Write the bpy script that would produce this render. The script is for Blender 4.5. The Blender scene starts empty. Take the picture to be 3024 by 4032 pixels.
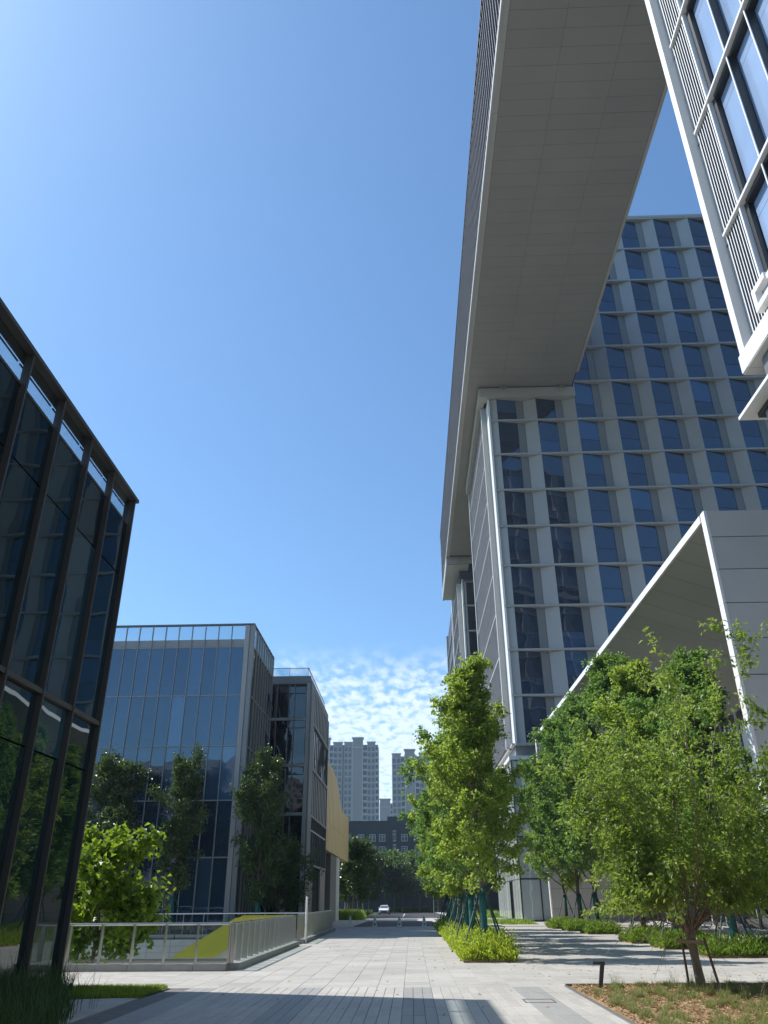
import bpy, math, random
import numpy as np
from mathutils import Vector, Matrix
PI = math.pi
S = bpy.context.scene
COL = S.collection
random.seed(7)

# ------------------------------------------------------------------ camera
cam = bpy.data.cameras.new('camera')
cam.sensor_fit = 'VERTICAL'; cam.sensor_height = 24.0; cam.lens = 24.0 * 0.75076
cam.clip_start = 0.1; cam.clip_end = 9000
co = bpy.data.objects.new('camera', cam); COL.objects.link(co)
yaw, pit, rol = math.radians(1.672), math.radians(26.791), math.radians(-0.424)
F = Vector((-math.sin(yaw)*math.cos(pit), math.cos(yaw)*math.cos(pit), math.sin(pit)))
RT = Vector((math.cos(yaw), math.sin(yaw), 0)); UP = RT.cross(F)
R2 = math.cos(rol)*RT + math.sin(rol)*UP; U2 = -math.sin(rol)*RT + math.cos(rol)*UP
mw = Matrix(((R2.x, U2.x, -F.x, 0), (R2.y, U2.y, -F.y, 0), (R2.z, U2.z, -F.z, 1.7), (0, 0, 0, 1)))
co.matrix_world = mw
S.camera = co

# ------------------------------------------------------------------ sky, sun, exposure
SUN_EL = math.radians(52); SUN_A = math.radians(16)      # from the left (-X), a little ahead (+Y)
sd = Vector((-math.cos(SUN_EL)*math.cos(SUN_A), math.cos(SUN_EL)*math.sin(SUN_A), math.sin(SUN_EL)))
W = bpy.data.worlds.new('World'); S.world = W; W.use_nodes = True
nt = W.node_tree; N = nt.nodes; LK = nt.links
for n in list(N): N.remove(n)
wo = N.new('ShaderNodeOutputWorld'); bg = N.new('ShaderNodeBackground'); bg.inputs[1].default_value = 0.12
LK.new(bg.outputs[0], wo.inputs[0])
sky = N.new('ShaderNodeTexSky'); sky.sky_type = 'NISHITA'; sky.sun_disc = False
sky.sun_elevation = SUN_EL; sky.sun_rotation = -(PI/2 - SUN_A)
sky.air_density = 1.0; sky.dust_density = 0.7; sky.ozone_density = 1.6; sky.altitude = 50
tc = N.new('ShaderNodeTexCoord'); sx = N.new('ShaderNodeSeparateXYZ'); LK.new(tc.outputs['Generated'], sx.inputs[0])
def wm(op, a, b=None, c=None):
    m = N.new('ShaderNodeMath'); m.operation = op
    for i, v in enumerate((a, b, c)):
        if v is None: continue
        if isinstance(v, (int, float)): m.inputs[i].default_value = v
        else: LK.new(v, m.inputs[i])
    return m.outputs[0]
zc = wm('MAXIMUM', sx.outputs['Z'], 0.02)
cb = N.new('ShaderNodeCombineXYZ')
LK.new(wm('MULTIPLY', wm('DIVIDE', sx.outputs['X'], zc), 3.4), cb.inputs[0])
LK.new(wm('MULTIPLY', wm('DIVIDE', sx.outputs['Y'], zc), 1.25), cb.inputs[1])
n1 = N.new('ShaderNodeTexNoise'); n1.inputs['Scale'].default_value = 4.6; n1.inputs['Detail'].default_value = 4; n1.inputs['Roughness'].default_value = 0.5
n1.inputs['Distortion'].default_value = 0.15
LK.new(cb.outputs[0], n1.inputs['Vector'])
n2 = N.new('ShaderNodeTexNoise'); n2.inputs['Scale'].default_value = 0.22; n2.inputs['Detail'].default_value = 2
LK.new(cb.outputs[0], n2.inputs['Vector'])
def mapr(v, a, b, c, d):
    m = N.new('ShaderNodeMapRange'); m.interpolation_type = 'SMOOTHSTEP'
    LK.new(v, m.inputs[0])
    for i, q in enumerate((a, b, c, d)): m.inputs[1+i].default_value = q
    return m.outputs[0]
thick = mapr(sx.outputs['Z'], 0.15, 0.30, 0.15, -0.02)             # cloud sheet thins out towards its near edge
val = wm('ADD', wm('ADD', n1.outputs['Fac'], wm('MULTIPLY', wm('SUBTRACT', n2.outputs['Fac'], 0.5), 0.35)), thick)
cl = wm('MULTIPLY', mapr(val, 0.35, 0.70, 0.0, 0.78), wm('MULTIPLY', mapr(sx.outputs['Z'], 0.235, 0.30, 1.0, 0.0), mapr(sx.outputs['Y'], 0.0, 0.7, 0.0, 1.0)))
mx = N.new('ShaderNodeMix'); mx.data_type = 'RGBA'
tn = N.new('ShaderNodeMix'); tn.data_type = 'RGBA'; tn.blend_type = 'MULTIPLY'; tn.inputs[0].default_value = 1.0; tn.inputs[7].default_value = (0.76, 1.04, 1.2, 1)   # clear-day blue balance, same all round
LK.new(sky.outputs[0], tn.inputs[6])
LK.new(cl, mx.inputs[0]); LK.new(tn.outputs[2], mx.inputs[6]); mx.inputs[7].default_value = (6.6, 7.3, 8.0, 1)
LK.new(mx.outputs[2], bg.inputs[0])

sl = bpy.data.lights.new('sun', 'SUN'); sl.energy = 4.3; sl.angle = math.radians(0.53); sl.color = (1.0, 0.955, 0.88)
so = bpy.data.objects.new('sun', sl); COL.objects.link(so); so.location = (-40, 20, 120)
so.rotation_euler = sd.to_track_quat('Z', 'Y').to_euler()
S.view_settings.view_transform = 'Standard'; S.view_settings.look = 'None'
S.view_settings.gamma = 1.0; S.view_settings.exposure = 0.50; S.view_settings.use_curve_mapping = False
S.cycles.max_bounces = 8; S.cycles.transparent_max_bounces = 16

# ------------------------------------------------------------------ materials
def mat(name, col, rough=0.5, metal=0.0, ior=1.5, var=0.06, nscale=3.0, bump=0.0, bscale=40.0, isl=0.0, streak=0.0, spec=None, big=0.0):
    m = bpy.data.materials.new(name); m.use_nodes = True
    t = m.node_tree; n = t.nodes; l = t.links; p = n['Principled BSDF']
    p.inputs['Roughness'].default_value = rough; p.inputs['Metallic'].default_value = metal; p.inputs['IOR'].default_value = ior
    if spec is not None: p.inputs['Specular IOR Level'].default_value = spec
    geo = n.new('ShaderNodeNewGeometry'); oi = n.new('ShaderNodeObjectInfo')
    ns = n.new('ShaderNodeTexNoise'); ns.inputs['Scale'].default_value = nscale; ns.inputs['Detail'].default_value = 6
    if streak:
        mp = n.new('ShaderNodeMapping'); mp.inputs['Scale'].default_value = (1, 1, streak); l.new(geo.outputs['Position'], mp.inputs[0]); l.new(mp.outputs[0], ns.inputs['Vector'])
    else: l.new(geo.outputs['Position'], ns.inputs['Vector'])
    mr = n.new('ShaderNodeMapRange'); mr.inputs[1].default_value = 0.25; mr.inputs[2].default_value = 0.75
    mr.inputs[3].default_value = 1-var; mr.inputs[4].default_value = 1+var; l.new(ns.outputs['Fac'], mr.inputs[0])
    fac = mr.outputs[0]
    if big:                                               # broad weathering and damp patches
        nb_ = n.new('ShaderNodeTexNoise'); nb_.inputs['Scale'].default_value = 0.35; nb_.inputs['Detail'].default_value = 7; nb_.inputs['Roughness'].default_value = 0.65; l.new(geo.outputs['Position'], nb_.inputs['Vector'])
        mb_ = n.new('ShaderNodeMapRange'); mb_.inputs[1].default_value = 0.3; mb_.inputs[2].default_value = 0.7; mb_.inputs[3].default_value = 1-big; mb_.inputs[4].default_value = 1+big*0.6; l.new(nb_.outputs['Fac'], mb_.inputs[0])
        xx = n.new('ShaderNodeMath'); xx.operation = 'MULTIPLY'; l.new(fac, xx.inputs[0]); l.new(mb_.outputs[0], xx.inputs[1]); fac = xx.outputs[0]
    if isl:
        a = n.new('ShaderNodeMath'); a.operation = 'ADD'; l.new(geo.outputs['Random Per Island'], a.inputs[0]); l.new(oi.outputs['Random'], a.inputs[1])
        b = n.new('ShaderNodeMath'); b.operation = 'FRACT'; l.new(a.outputs[0], b.inputs[0])
        c = n.new('ShaderNodeMapRange'); c.inputs[3].default_value = 1-isl; c.inputs[4].default_value = 1+isl; l.new(b.outputs[0], c.inputs[0])
        d = n.new('ShaderNodeMath'); d.operation = 'MULTIPLY'; l.new(fac, d.inputs[0]); l.new(c.outputs[0], d.inputs[1]); fac = d.outputs[0]
    vm = n.new('ShaderNodeVectorMath'); vm.operation = 'SCALE'; vm.inputs[0].default_value = col[:3]; l.new(fac, vm.inputs['Scale'])
    l.new(vm.outputs[0], p.inputs['Base Color'])
    if bump:
        nb = n.new('ShaderNodeTexNoise'); nb.inputs['Scale'].default_value = bscale; nb.inputs['Detail'].default_value = 4; l.new(geo.outputs['Position'], nb.inputs['Vector'])
        bp = n.new('ShaderNodeBump'); bp.inputs['Strength'].default_value = bump; bp.inputs['Distance'].default_value = 0.02
        l.new(nb.outputs['Fac'], bp.inputs['Height']); l.new(bp.outputs[0], p.inputs['Normal'])
    return m

def glass(name, col, ior=2.0, wave=0.03, wscale=0.5, rough=0.015, tint=None, metal=0.0):
    """coated facade glass: dark body, mirror-like coat, each pane slightly warped"""
    m = bpy.data.materials.new(name); m.use_nodes = True
    t = m.node_tree; n = t.nodes; l = t.links; p = n['Principled BSDF']
    p.inputs['Roughness'].default_value = rough; p.inputs['IOR'].default_value = ior; p.inputs['Metallic'].default_value = metal
    o2 = n.new('ShaderNodeObjectInfo'); rp = n.new('ShaderNodeValToRGB'); rp.color_ramp.interpolation = 'CONSTANT'
    cs = [(0.0, 1.0), (0.35, 1.5), (0.6, 0.7), (0.82, 2.4), (0.93, 4.0)]
    while len(rp.color_ramp.elements) < 5: rp.color_ramp.elements.new(0.5)
    for e_, (ps_, f_) in zip(rp.color_ramp.elements, cs): e_.position = ps_; e_.color = tuple(min(c_*f_ if max(col) < 0.1 else c_*(0.85+0.06*f_), 1) for c_ in col) + (1,)
    l.new(o2.outputs['Random'], rp.inputs[0]); l.new(rp.outputs[0], p.inputs['Base Color'])
    if tint: p.inputs['Specular Tint'].default_value = (*tint, 1)
    geo = n.new('ShaderNodeNewGeometry'); oi = n.new('ShaderNodeObjectInfo')
    sc = n.new('ShaderNodeMath'); sc.operation = 'MULTIPLY'; sc.inputs[1].default_value = 90.0; l.new(oi.outputs['Random'], sc.inputs[0])
    ad = n.new('ShaderNodeVectorMath'); ad.operation = 'ADD'; l.new(geo.outputs['Position'], ad.inputs[0]); l.new(sc.outputs[0], ad.inputs[1])
    ns = n.new('ShaderNodeTexNoise'); ns.inputs['Scale'].default_value = wscale; ns.inputs['Detail'].default_value = 1.5
    l.new(ad.outputs[0], ns.inputs['Vector'])
    bp = n.new('ShaderNodeBump'); bp.inputs['Strength'].default_value = 1.0; bp.inputs['Distance'].default_value = wave
    l.new(ns.outputs['Fac'], bp.inputs['Height']); l.new(bp.outputs[0], p.inputs['Normal'])
    return m

def clear_glass(name, tint, refl=0.10, rough=0.01):
    m = bpy.data.materials.new(name); m.use_nodes = True
    t = m.node_tree; n = t.nodes; l = t.links
    for q in list(n): n.remove(q)
    o = n.new('ShaderNodeOutputMaterial'); mx = n.new('ShaderNodeMixShader'); tr = n.new('ShaderNodeBsdfTransparent'); g = n.new('ShaderNodeBsdfGlossy')
    tr.inputs[0].default_value = (*tint, 1); g.inputs['Roughness'].default_value = rough
    lw = n.new('ShaderNodeLayerWeight'); lw.inputs[0].default_value = 0.5
    pw = n.new('ShaderNodeMath'); pw.operation = 'POWER'; pw.inputs[1].default_value = 4.5; l.new(lw.outputs['Facing'], pw.inputs[0])
    a = n.new('ShaderNodeMath'); a.operation = 'MULTIPLY_ADD'; a.inputs[1].default_value = 0.9; a.inputs[2].default_value = refl; l.new(pw.outputs[0], a.inputs[0]); a.use_clamp = True
    l.new(a.outputs[0], mx.inputs[0]); l.new(tr.outputs[0], mx.inputs[1]); l.new(g.outputs[0], mx.inputs[2]); l.new(mx.outputs[0], o.inputs[0])
    return m

def leafmat(name, dark, light, trans=(0.30, 0.42, 0.06), tw=0.4, rough=0.38, patch=0.5):
    m = bpy.data.materials.new(name); m.use_nodes = True
    t = m.node_tree; n = t.nodes; l = t.links; p = n['Principled BSDF']; o = n['Material Output']
    geo = n.new('ShaderNodeNewGeometry'); cr = n.new('ShaderNodeValToRGB')
    cr.color_ramp.elements[0].color = (*dark, 1); cr.color_ramp.elements[1].color = (*light, 1)
    ns = n.new('ShaderNodeTexNoise'); ns.inputs['Scale'].default_value = 1.1; l.new(geo.outputs['Position'], ns.inputs['Vector'])
    mm = n.new('ShaderNodeMix'); mm.inputs[0].default_value = patch
    l.new(geo.outputs['Random Per Island'], mm.inputs[2]); l.new(ns.outputs['Fac'], mm.inputs[3]); l.new(mm.outputs[0], cr.inputs[0])
    l.new(cr.outputs[0], p.inputs['Base Color']); p.inputs['Roughness'].default_value = rough
    tb = n.new('ShaderNodeBsdfTranslucent'); tb.inputs[0].default_value = (*trans, 1)
    mx = n.new('ShaderNodeMixShader'); mx.inputs[0].default_value = tw
    l.new(p.outputs[0], mx.inputs[1]); l.new(tb.outputs[0], mx.inputs[2]); l.new(mx.outputs[0], o.inputs[0])
    return m

M = {}
M['pave'] = mat('pale_granite', (0.415, 0.395, 0.365), 0.75, var=0.08, nscale=6, bump=0.10, bscale=120, isl=0.075, big=0.15)
M['pave_dark'] = mat('dark_granite', (0.30, 0.295, 0.285), 0.7, var=0.07, nscale=9, bump=0.06, bscale=160, isl=0.05)
M['joint'] = mat('joint_sand', (0.16, 0.155, 0.15), 0.9, var=0.2, nscale=4)
M['asphalt'] = mat('asphalt', (0.05, 0.05, 0.055), 0.85, var=0.25, nscale=2, bump=0.2, bscale=60)
M['concrete'] = mat('pale_concrete', (0.42, 0.41, 0.39), 0.85, var=0.1, nscale=2)
M['kerb'] = mat('kerb_stone', (0.30, 0.30, 0.29), 0.7, var=0.1, nscale=6, isl=0.08)
M['soil'] = mat('mulch', (0.29, 0.185, 0.10), 0.95, var=0.6, nscale=22, bump=0.8, bscale=30)
M['ground'] = mat('ground', (0.10, 0.12, 0.06), 0.95, var=0.3, nscale=0.3)
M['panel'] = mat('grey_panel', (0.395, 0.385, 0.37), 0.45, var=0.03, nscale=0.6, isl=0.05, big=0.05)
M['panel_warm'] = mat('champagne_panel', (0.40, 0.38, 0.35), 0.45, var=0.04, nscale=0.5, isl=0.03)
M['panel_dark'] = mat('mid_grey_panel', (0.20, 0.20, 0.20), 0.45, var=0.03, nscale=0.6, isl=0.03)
M['white'] = mat('white_aluminium', (0.80, 0.79, 0.77), 0.4, var=0.03, nscale=1)
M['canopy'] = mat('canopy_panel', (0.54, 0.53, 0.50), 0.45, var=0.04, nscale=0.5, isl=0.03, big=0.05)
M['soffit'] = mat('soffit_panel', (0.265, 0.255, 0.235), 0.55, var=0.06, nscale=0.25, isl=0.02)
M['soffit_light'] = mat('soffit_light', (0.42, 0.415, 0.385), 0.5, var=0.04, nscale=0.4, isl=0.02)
M['louvre'] = mat('louvre_aluminium', (0.50, 0.50, 0.51), 0.35, var=0.04, nscale=1)
M['fin_shade_dark'] = mat('dark_shade_fin', (0.075, 0.072, 0.095), 0.4, var=0.05)  # bridge fin sides, colour darkened to stand for shade
M['fin_shade_grey'] = mat('grey_shade_fin', (0.20, 0.195, 0.20), 0.45, var=0.05)  # tower fin sides, greyed in colour to stand for shade
M['louvre_back'] = mat('louvre_backing', (0.035, 0.032, 0.05), 0.5, var=0.1, nscale=1)
M['frame'] = mat('dark_frame', (0.03, 0.03, 0.032), 0.4, var=0.1)
M['bronze'] = mat('bronze_mullion', (0.050, 0.046, 0.042), 0.42, var=0.08, nscale=2)
M['mull'] = mat('silver_mullion', (0.30, 0.31, 0.31), 0.4, var=0.05)
M['mull_dark'] = mat('grey_mullion', (0.15, 0.15, 0.15), 0.4, var=0.05)
M['steel'] = mat('stainless_steel', (0.55, 0.53, 0.50), 0.28, metal=1.0, var=0.06, nscale=3, streak=0.1)
M['void'] = mat('dark_interior', (0.012, 0.013, 0.016), 0.9)
M['gl_tower'] = glass('tower_glass', (0.006, 0.017, 0.038), 2.0, 0.022, 0.30, tint=(0.72, 0.85, 1.0))
M['gl_left'] = glass('left_glass', (0.004, 0.012, 0.017), 1.85, 0.012, 0.40, tint=(0.8, 0.95, 1.0))
M['gl_mid'] = glass('mid_glass', (0.015, 0.031, 0.054), 2.35, 0.03, 0.3, tint=(0.75, 0.87, 1.0))
M['gl_dark'] = glass('dark_glass', (0.006, 0.008, 0.012), 1.9, 0.06, 0.5)
M['gl_near'] = mat('pale_blind_glass', (0.27, 0.37, 0.55), 0.12, ior=1.6, var=0.10, nscale=0.6)
M['gl_pale'] = glass('pale_glass', (0.50, 0.55, 0.52), 1.8, 0.03, 0.6)
M['gl_podium'] = glass('podium_glass', (0.30, 0.36, 0.36), 2.0, 0.02, 0.5)
M['gl_clear'] = clear_glass('clear_glass', (0.90, 0.945, 0.93), 0.05)
M['gl_parapet'] = clear_glass('parapet_glass', (0.80, 0.86, 0.88), 0.08)
M['yellow'] = mat('yellow_paint', (0.46, 0.43, 0.05), 0.5, var=0.05)
M['stone'] = mat('pale_stone_cladding', (0.46, 0.455, 0.44), 0.7, var=0.06, nscale=2, isl=0.05)
M['stone_warm'] = mat('warm_stone', (0.36, 0.31, 0.26), 0.7, var=0.08, nscale=2)
M['gold'] = mat('gold_metal', (0.70, 0.54, 0.27), 0.45, metal=0.45, var=0.14, nscale=0.9, streak=0.06)
M['grey_bldg'] = mat('slate_render', (0.055, 0.062, 0.075), 0.8, var=0.08, nscale=0.3)
M['resi'] = mat('apartment_render', (0.30, 0.285, 0.275), 0.8, var=0.05, nscale=0.1)
M['resi2'] = mat('apartment_trim', (0.46, 0.44, 0.41), 0.8, var=0.05, nscale=0.1)
M['resi_win'] = mat('apartment_glass', (0.09, 0.11, 0.14), 0.15, var=0.3, nscale=0.25)
M['bark'] = mat('bark', (0.13, 0.10, 0.075), 0.9, var=0.35, nscale=12, bump=0.6, bscale=30, streak=0.3)
M['bark_light'] = mat('grey_brown_bark', (0.23, 0.175, 0.135), 0.85, var=0.35, nscale=10, bump=0.6, bscale=25, streak=0.4)
M['teal'] = mat('teal_wrap', (0.012, 0.125, 0.115), 0.65, var=0.2, nscale=9, bump=0.5, bscale=18, streak=3)
M['pole'] = mat('dark_green_pole', (0.008, 0.055, 0.045), 0.5, var=0.1)
M['wood'] = mat('stake_wood', (0.17, 0.10, 0.07), 0.85, var=0.3, nscale=14, bump=0.4)
M['wood_pale'] = mat('peeled_pole', (0.36, 0.27, 0.20), 0.8, var=0.25, nscale=14, bump=0.4)
M['lamp'] = mat('lamp_paint', (0.035, 0.037, 0.04), 0.45)
M['car'] = mat('white_car_paint', (0.72, 0.72, 0.72), 0.25)
M['tyre'] = mat('tyre', (0.02, 0.02, 0.02), 0.8)
M['cone'] = mat('pale_cone', (0.80, 0.84, 0.76), 0.45, var=0.06)
M['cone_band'] = mat('cone_sleeve', (0.55, 0.64, 0.52), 0.35)
M['emblem'] = mat('brown_emblem', (0.20, 0.11, 0.05), 0.6)
M['red'] = mat('red_cloth', (0.5, 0.05, 0.04), 0.7)
M['line'] = mat('road_paint', (0.6, 0.6, 0.58), 0.7)
M['lf_maple'] = leafmat('maple_leaves', (0.042, 0.10, 0.014), (0.22, 0.30, 0.045), (0.52, 0.67, 0.08), 0.45, 0.46)
M['lf_row'] = leafmat('row_leaves', (0.036, 0.095, 0.020), (0.135, 0.23, 0.045), (0.32, 0.52, 0.08), 0.40, 0.46)
M['lf_near'] = leafmat('cherry_leaves', (0.036, 0.082, 0.014), (0.17, 0.24, 0.040), (0.42, 0.57, 0.07), 0.42, 0.46)
M['lf_bright'] = leafmat('bright_leaves', (0.055, 0.115, 0.008), (0.125, 0.21, 0.014), (0.33, 0.47, 0.03), 0.45, 0.4)
M['lf_dark'] = leafmat('dark_leaves', (0.022, 0.055, 0.018), (0.085, 0.13, 0.034), (0.12, 0.20, 0.03), 0.26, 0.36)
M['lf_far'] = leafmat('far_leaves', (0.030, 0.080, 0.016), (0.095, 0.165, 0.032), (0.22, 0.36, 0.05), 0.34, 0.45)
M['hedge'] = leafmat('hedge_leaves', (0.075, 0.15, 0.010), (0.26, 0.35, 0.03), (0.62, 0.74, 0.07), 0.52, 0.4)
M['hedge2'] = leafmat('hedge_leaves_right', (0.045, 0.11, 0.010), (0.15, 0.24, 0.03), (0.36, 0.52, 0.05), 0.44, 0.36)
M['grass'] = leafmat('ornamental_grass', (0.024, 0.06, 0.014), (0.07, 0.125, 0.03), (0.08, 0.14, 0.03), 0.25, 0.5)
M['lawn'] = leafmat('lawn_grass', (0.12, 0.20, 0.010), (0.27, 0.37, 0.03), (0.30, 0.40, 0.03), 0.35, 0.5)
M['tuft'] = leafmat('tuft_grass', (0.28, 0.19, 0.10), (0.17, 0.26, 0.06), (0.38, 0.44, 0.13), 0.3, 0.6, 0.75)
M['straw'] = leafmat('straw_mulch', (0.20, 0.12, 0.055), (0.56, 0.42, 0.23), (0.3, 0.2, 0.1), 0.12, 0.8, 0.3)

# ------------------------------------------------------------------ building helpers
WL = {}                                                   # world location of every object that parents something
def put(o, loc, parent=None):
    loc = Vector(loc); COL.objects.link(o)
    if parent is not None:
        o.parent = parent; o.location = loc - WL[parent.name]
    else: o.location = loc
    WL[o.name] = loc
    return o
def tag(o, label=None, cat=None, group=None, kind=None):
    if label: o['label'] = label
    if cat: o['category'] = cat
    if group: o['group'] = group
    if kind: o['kind'] = kind
    return o
def emp(name, loc, label, cat, group=None):
    o = bpy.data.objects.new(name, None); o.empty_display_size = 0.3
    put(o, loc); return tag(o, label, cat, group)
def inst(name, me, loc, parent, rz=0.0):
    o = bpy.data.objects.new(name, me); put(o, loc, parent)
    if rz: o.rotation_euler.z = rz
    return o

def two(me, m2, face=5):
    me.materials.append(M[m2]); me.polygons[face].material_index = 1; return me  # on fins the white left-facing side stands in for sunlight
class MB:
    def __init__(s): s.v = []; s.f = []
    def add(s, vs, fs):
        k = len(s.v); s.v += [tuple(q) for q in vs]; s.f += [tuple(i+k for i in f) for f in fs]; return s
    def box(s, x0, x1, y0, y1, z0, z1):
        return s.add([(x0,y0,z0),(x1,y0,z0),(x1,y1,z0),(x0,y1,z0),(x0,y0,z1),(x1,y0,z1),(x1,y1,z1),(x0,y1,z1)],
                     [(0,3,2,1),(4,5,6,7),(0,1,5,4),(1,2,6,5),(2,3,7,6),(3,0,4,7)])
    def prism(s, pts, z0, z1):                            # counter-clockwise plan outline
        n = len(pts)
        return s.add([(x,y,z0) for x,y in pts] + [(x,y,z1) for x,y in pts],
                     [tuple(range(n-1,-1,-1)), tuple(range(n,2*n))] + [(i,(i+1)%n,n+(i+1)%n,n+i) for i in range(n)])
    def ext(s, pts, off):                                 # closed 3-D outline pushed along an offset
        n = len(pts); o = Vector(off)
        return s.add([tuple(p) for p in pts] + [tuple(Vector(p)+o) for p in pts],
                     [tuple(range(n-1,-1,-1)), tuple(range(n,2*n))] + [(i,(i+1)%n,n+(i+1)%n,n+i) for i in range(n)])
    def tube(s, pts, rs, n=6, cap=True):
        pts = [Vector(p) for p in pts]; k = len(s.v); m = len(pts)
        for i, p in enumerate(pts):
            d = (pts[min(i+1,m-1)] - pts[max(i-1,0)]).normalized()
            a = d.orthogonal().normalized() if i == 0 else (a - d*a.dot(d)).normalized()
            b = d.cross(a)
            for j in range(n):
                t = 2*PI*j/n; s.v.append(tuple(p + (a*math.cos(t) + b*math.sin(t))*rs[i]))
        for i in range(m-1):
            for j in range(n):
                s.f.append((k+i*n+j, k+i*n+(j+1)%n, k+(i+1)*n+(j+1)%n, k+(i+1)*n+j))
        if cap: s.f.append(tuple(k+j for j in range(n-1,-1,-1))); s.f.append(tuple(k+(m-1)*n+j for j in range(n)))
        return s
    def lathe(s, prof, c=(0,0,0), n=12):
        k = len(s.v); m = len(prof)
        for r, z in prof:
            for j in range(n): s.v.append((c[0]+r*math.cos(2*PI*j/n), c[1]+r*math.sin(2*PI*j/n), c[2]+z))
        for i in range(m-1):
            for j in range(n): s.f.append((k+i*n+j, k+i*n+(j+1)%n, k+(i+1)*n+(j+1)%n, k+(i+1)*n+j))
        s.f.append(tuple(k+j for j in range(n-1,-1,-1))); s.f.append(tuple(k+(m-1)*n+j for j in range(n)))
        return s
    def mesh(s, name, m, smooth=False):
        me = bpy.data.meshes.new(name); me.from_pydata(s.v, [], s.f); me.materials.append(M[m])
        if smooth: me.polygons.foreach_set('use_smooth', [True]*len(me.polygons))
        return me
    def build(s, name, m, parent=None, smooth=False, local=False):
        if local: org = Vector((0,0,0))
        else:
            a = np.array(s.v); lo = a.min(0); hi = a.max(0); org = Vector(((lo[0]+hi[0])/2, (lo[1]+hi[1])/2, lo[2]))
            s.v = [(x-org.x, y-org.y, z-org.z) for x, y, z in s.v]
        me = s.mesh(name, m, smooth); o = bpy.data.objects.new(name, me)
        if local and parent is not None: org = WL[parent.name]
        return put(o, org, parent)

def npmesh(name, V, Fc, m):
    """V (n,3) floats, Fc (k,c) ints: fast mesh of equal polygons"""
    me = bpy.data.meshes.new(name); V = np.asarray(V, np.float32); Fc = np.asarray(Fc, np.int32); k, c = Fc.shape
    me.vertices.add(len(V)); me.vertices.foreach_set('co', V.ravel())
    me.loops.add(k*c); me.loops.foreach_set('vertex_index', Fc.ravel())
    me.polygons.add(k); me.polygons.foreach_set('loop_start', np.arange(0, k*c, c, dtype=np.int32)); me.polygons.foreach_set('loop_total', np.full(k, c, np.int32))
    me.polygons.foreach_set('use_smooth', np.zeros(k, bool)); me.update(calc_edges=True); me.validate(); me.materials.append(M[m]); return me
def B(x0, x1, y0, y1, z0, z1): return MB().box(x0, x1, y0, y1, z0, z1)
def struct(o): o['kind'] = 'structure'; return o

# ------------------------------------------------------------------ ground, plaza, road
CX0, CX1, CY0, CY1 = -34.0, -5.35, 24.75, 45.2            # the sunken court
def gz(y): return -0.006*(y-61) if y > 61 else 0.0
g = MB()
def sheet(mb, x0, x1, ys, z):
    for a, b in zip(ys[:-1], ys[1:]): mb.add([(x0,a,gz(a)+z),(x1,a,gz(a)+z),(x1,b,gz(b)+z),(x0,b,gz(b)+z)], [(0,1,2,3)])
YS = [61, 90, 120, 160, 200, 300]
sheet(g, -3000, CX0, [-3000, 61], -0.03); sheet(g, CX0, CX1, [-3000, CY0], -0.03); sheet(g, CX0, CX1, [CY1, 61], -0.03); sheet(g, CX1, 3000, [-3000, 61], -0.03)
sheet(g, -3000, 3000, YS, -0.03); sheet(g, -3000, 3000, [300, 301], -0.03); g.add([(-4000,300,gz(300)-0.03),(4000,300,gz(300)-0.03),(4000,6000,gz(300)-0.03),(-4000,6000,gz(300)-0.03)],[(0,1,2,3)])
struct(g.build('ground', 'ground', local=True))

pl = MB()                                                 # sand bed under the paving
sheet(pl, -60, CX0, [-60, 61], -0.014); sheet(pl, CX0, CX1, [-60, CY0], -0.014); sheet(pl, CX0, CX1, [CY1, 61], -0.014); sheet(pl, CX1, 60, [-60, 61], -0.014)
plaza = struct(pl.build('plaza', 'joint', local=True))
def slabmesh(name, w, l, m, gap=0.004):
    a, b = w/2-gap, l/2-gap; c = 0.004
    return MB().add([(-a,-b,-0.02),(a,-b,-0.02),(a,b,-0.02),(-a,b,-0.02),(-a,-b,-c),(a,-b,-c),(a,b,-c),(-a,b,-c),
                     (-a+c,-b+c,0),(a-c,-b+c,0),(a-c,b-c,0),(-a+c,b-c,0)],
                    [(0,1,5,4),(1,2,6,5),(2,3,7,6),(3,0,4,7),(4,5,9,8),(5,6,10,9),(6,7,11,10),(7,4,8,11),(8,9,10,11)]).mesh(name, m)
PW, PLN = 0.1955, 1.15
pm = {k: slabmesh('paving_plank', PW, PLN, k) for k in ('pave', 'pave_dark')}
def plank_tone(i):                                        # dark bands, three planks wide each
    x = -0.21 + (i+0.5)*PW
    return 'pave_dark' if (-0.21 < x < 0.375) or (-2.56 < x < -1.97) or (2.14 < x < 2.73) or (-4.9 < x < -4.3) else 'pave'
rng = random.Random(3)
for j in range(5):
    for i in range(-24, 18):
        x = -0.21 + (i+0.5)*PW; y = 13.9 + (j+0.5)*PLN
        o = inst('paving_plank', pm[plank_tone(i)], (x, y, rng.uniform(-0.002, 0.0015)), plaza)
SW, SL = 0.585, 0.6
sm = slabmesh('paving_slab', SW, SL, 'pave', 0.003)
def in_court(x, y): return CX0-0.2 < x < CX1+0.2 and CY0-0.2 < y < CY1+0.2
cells = []
for j in range(0, 69):
    y = 19.65 + (j+0.5)*SL
    if y > 60.9: break
    for i in range(-24, 28):
        x = -0.21 + (i+0.5)*SW
        if in_court(x, y): continue
        cells.append((x, y))
cells.sort(key=lambda c: c[1]*3 + abs(c[0]-1))
def vis(c): return -5.2 < c[0] < 9.5
first = [c for c in cells if vis(c)][:290]; fs = set(first)
for x, y in first: inst('paving_slab', sm, (x, y, rng.uniform(-0.002, 0.0015)), plaza)
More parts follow.
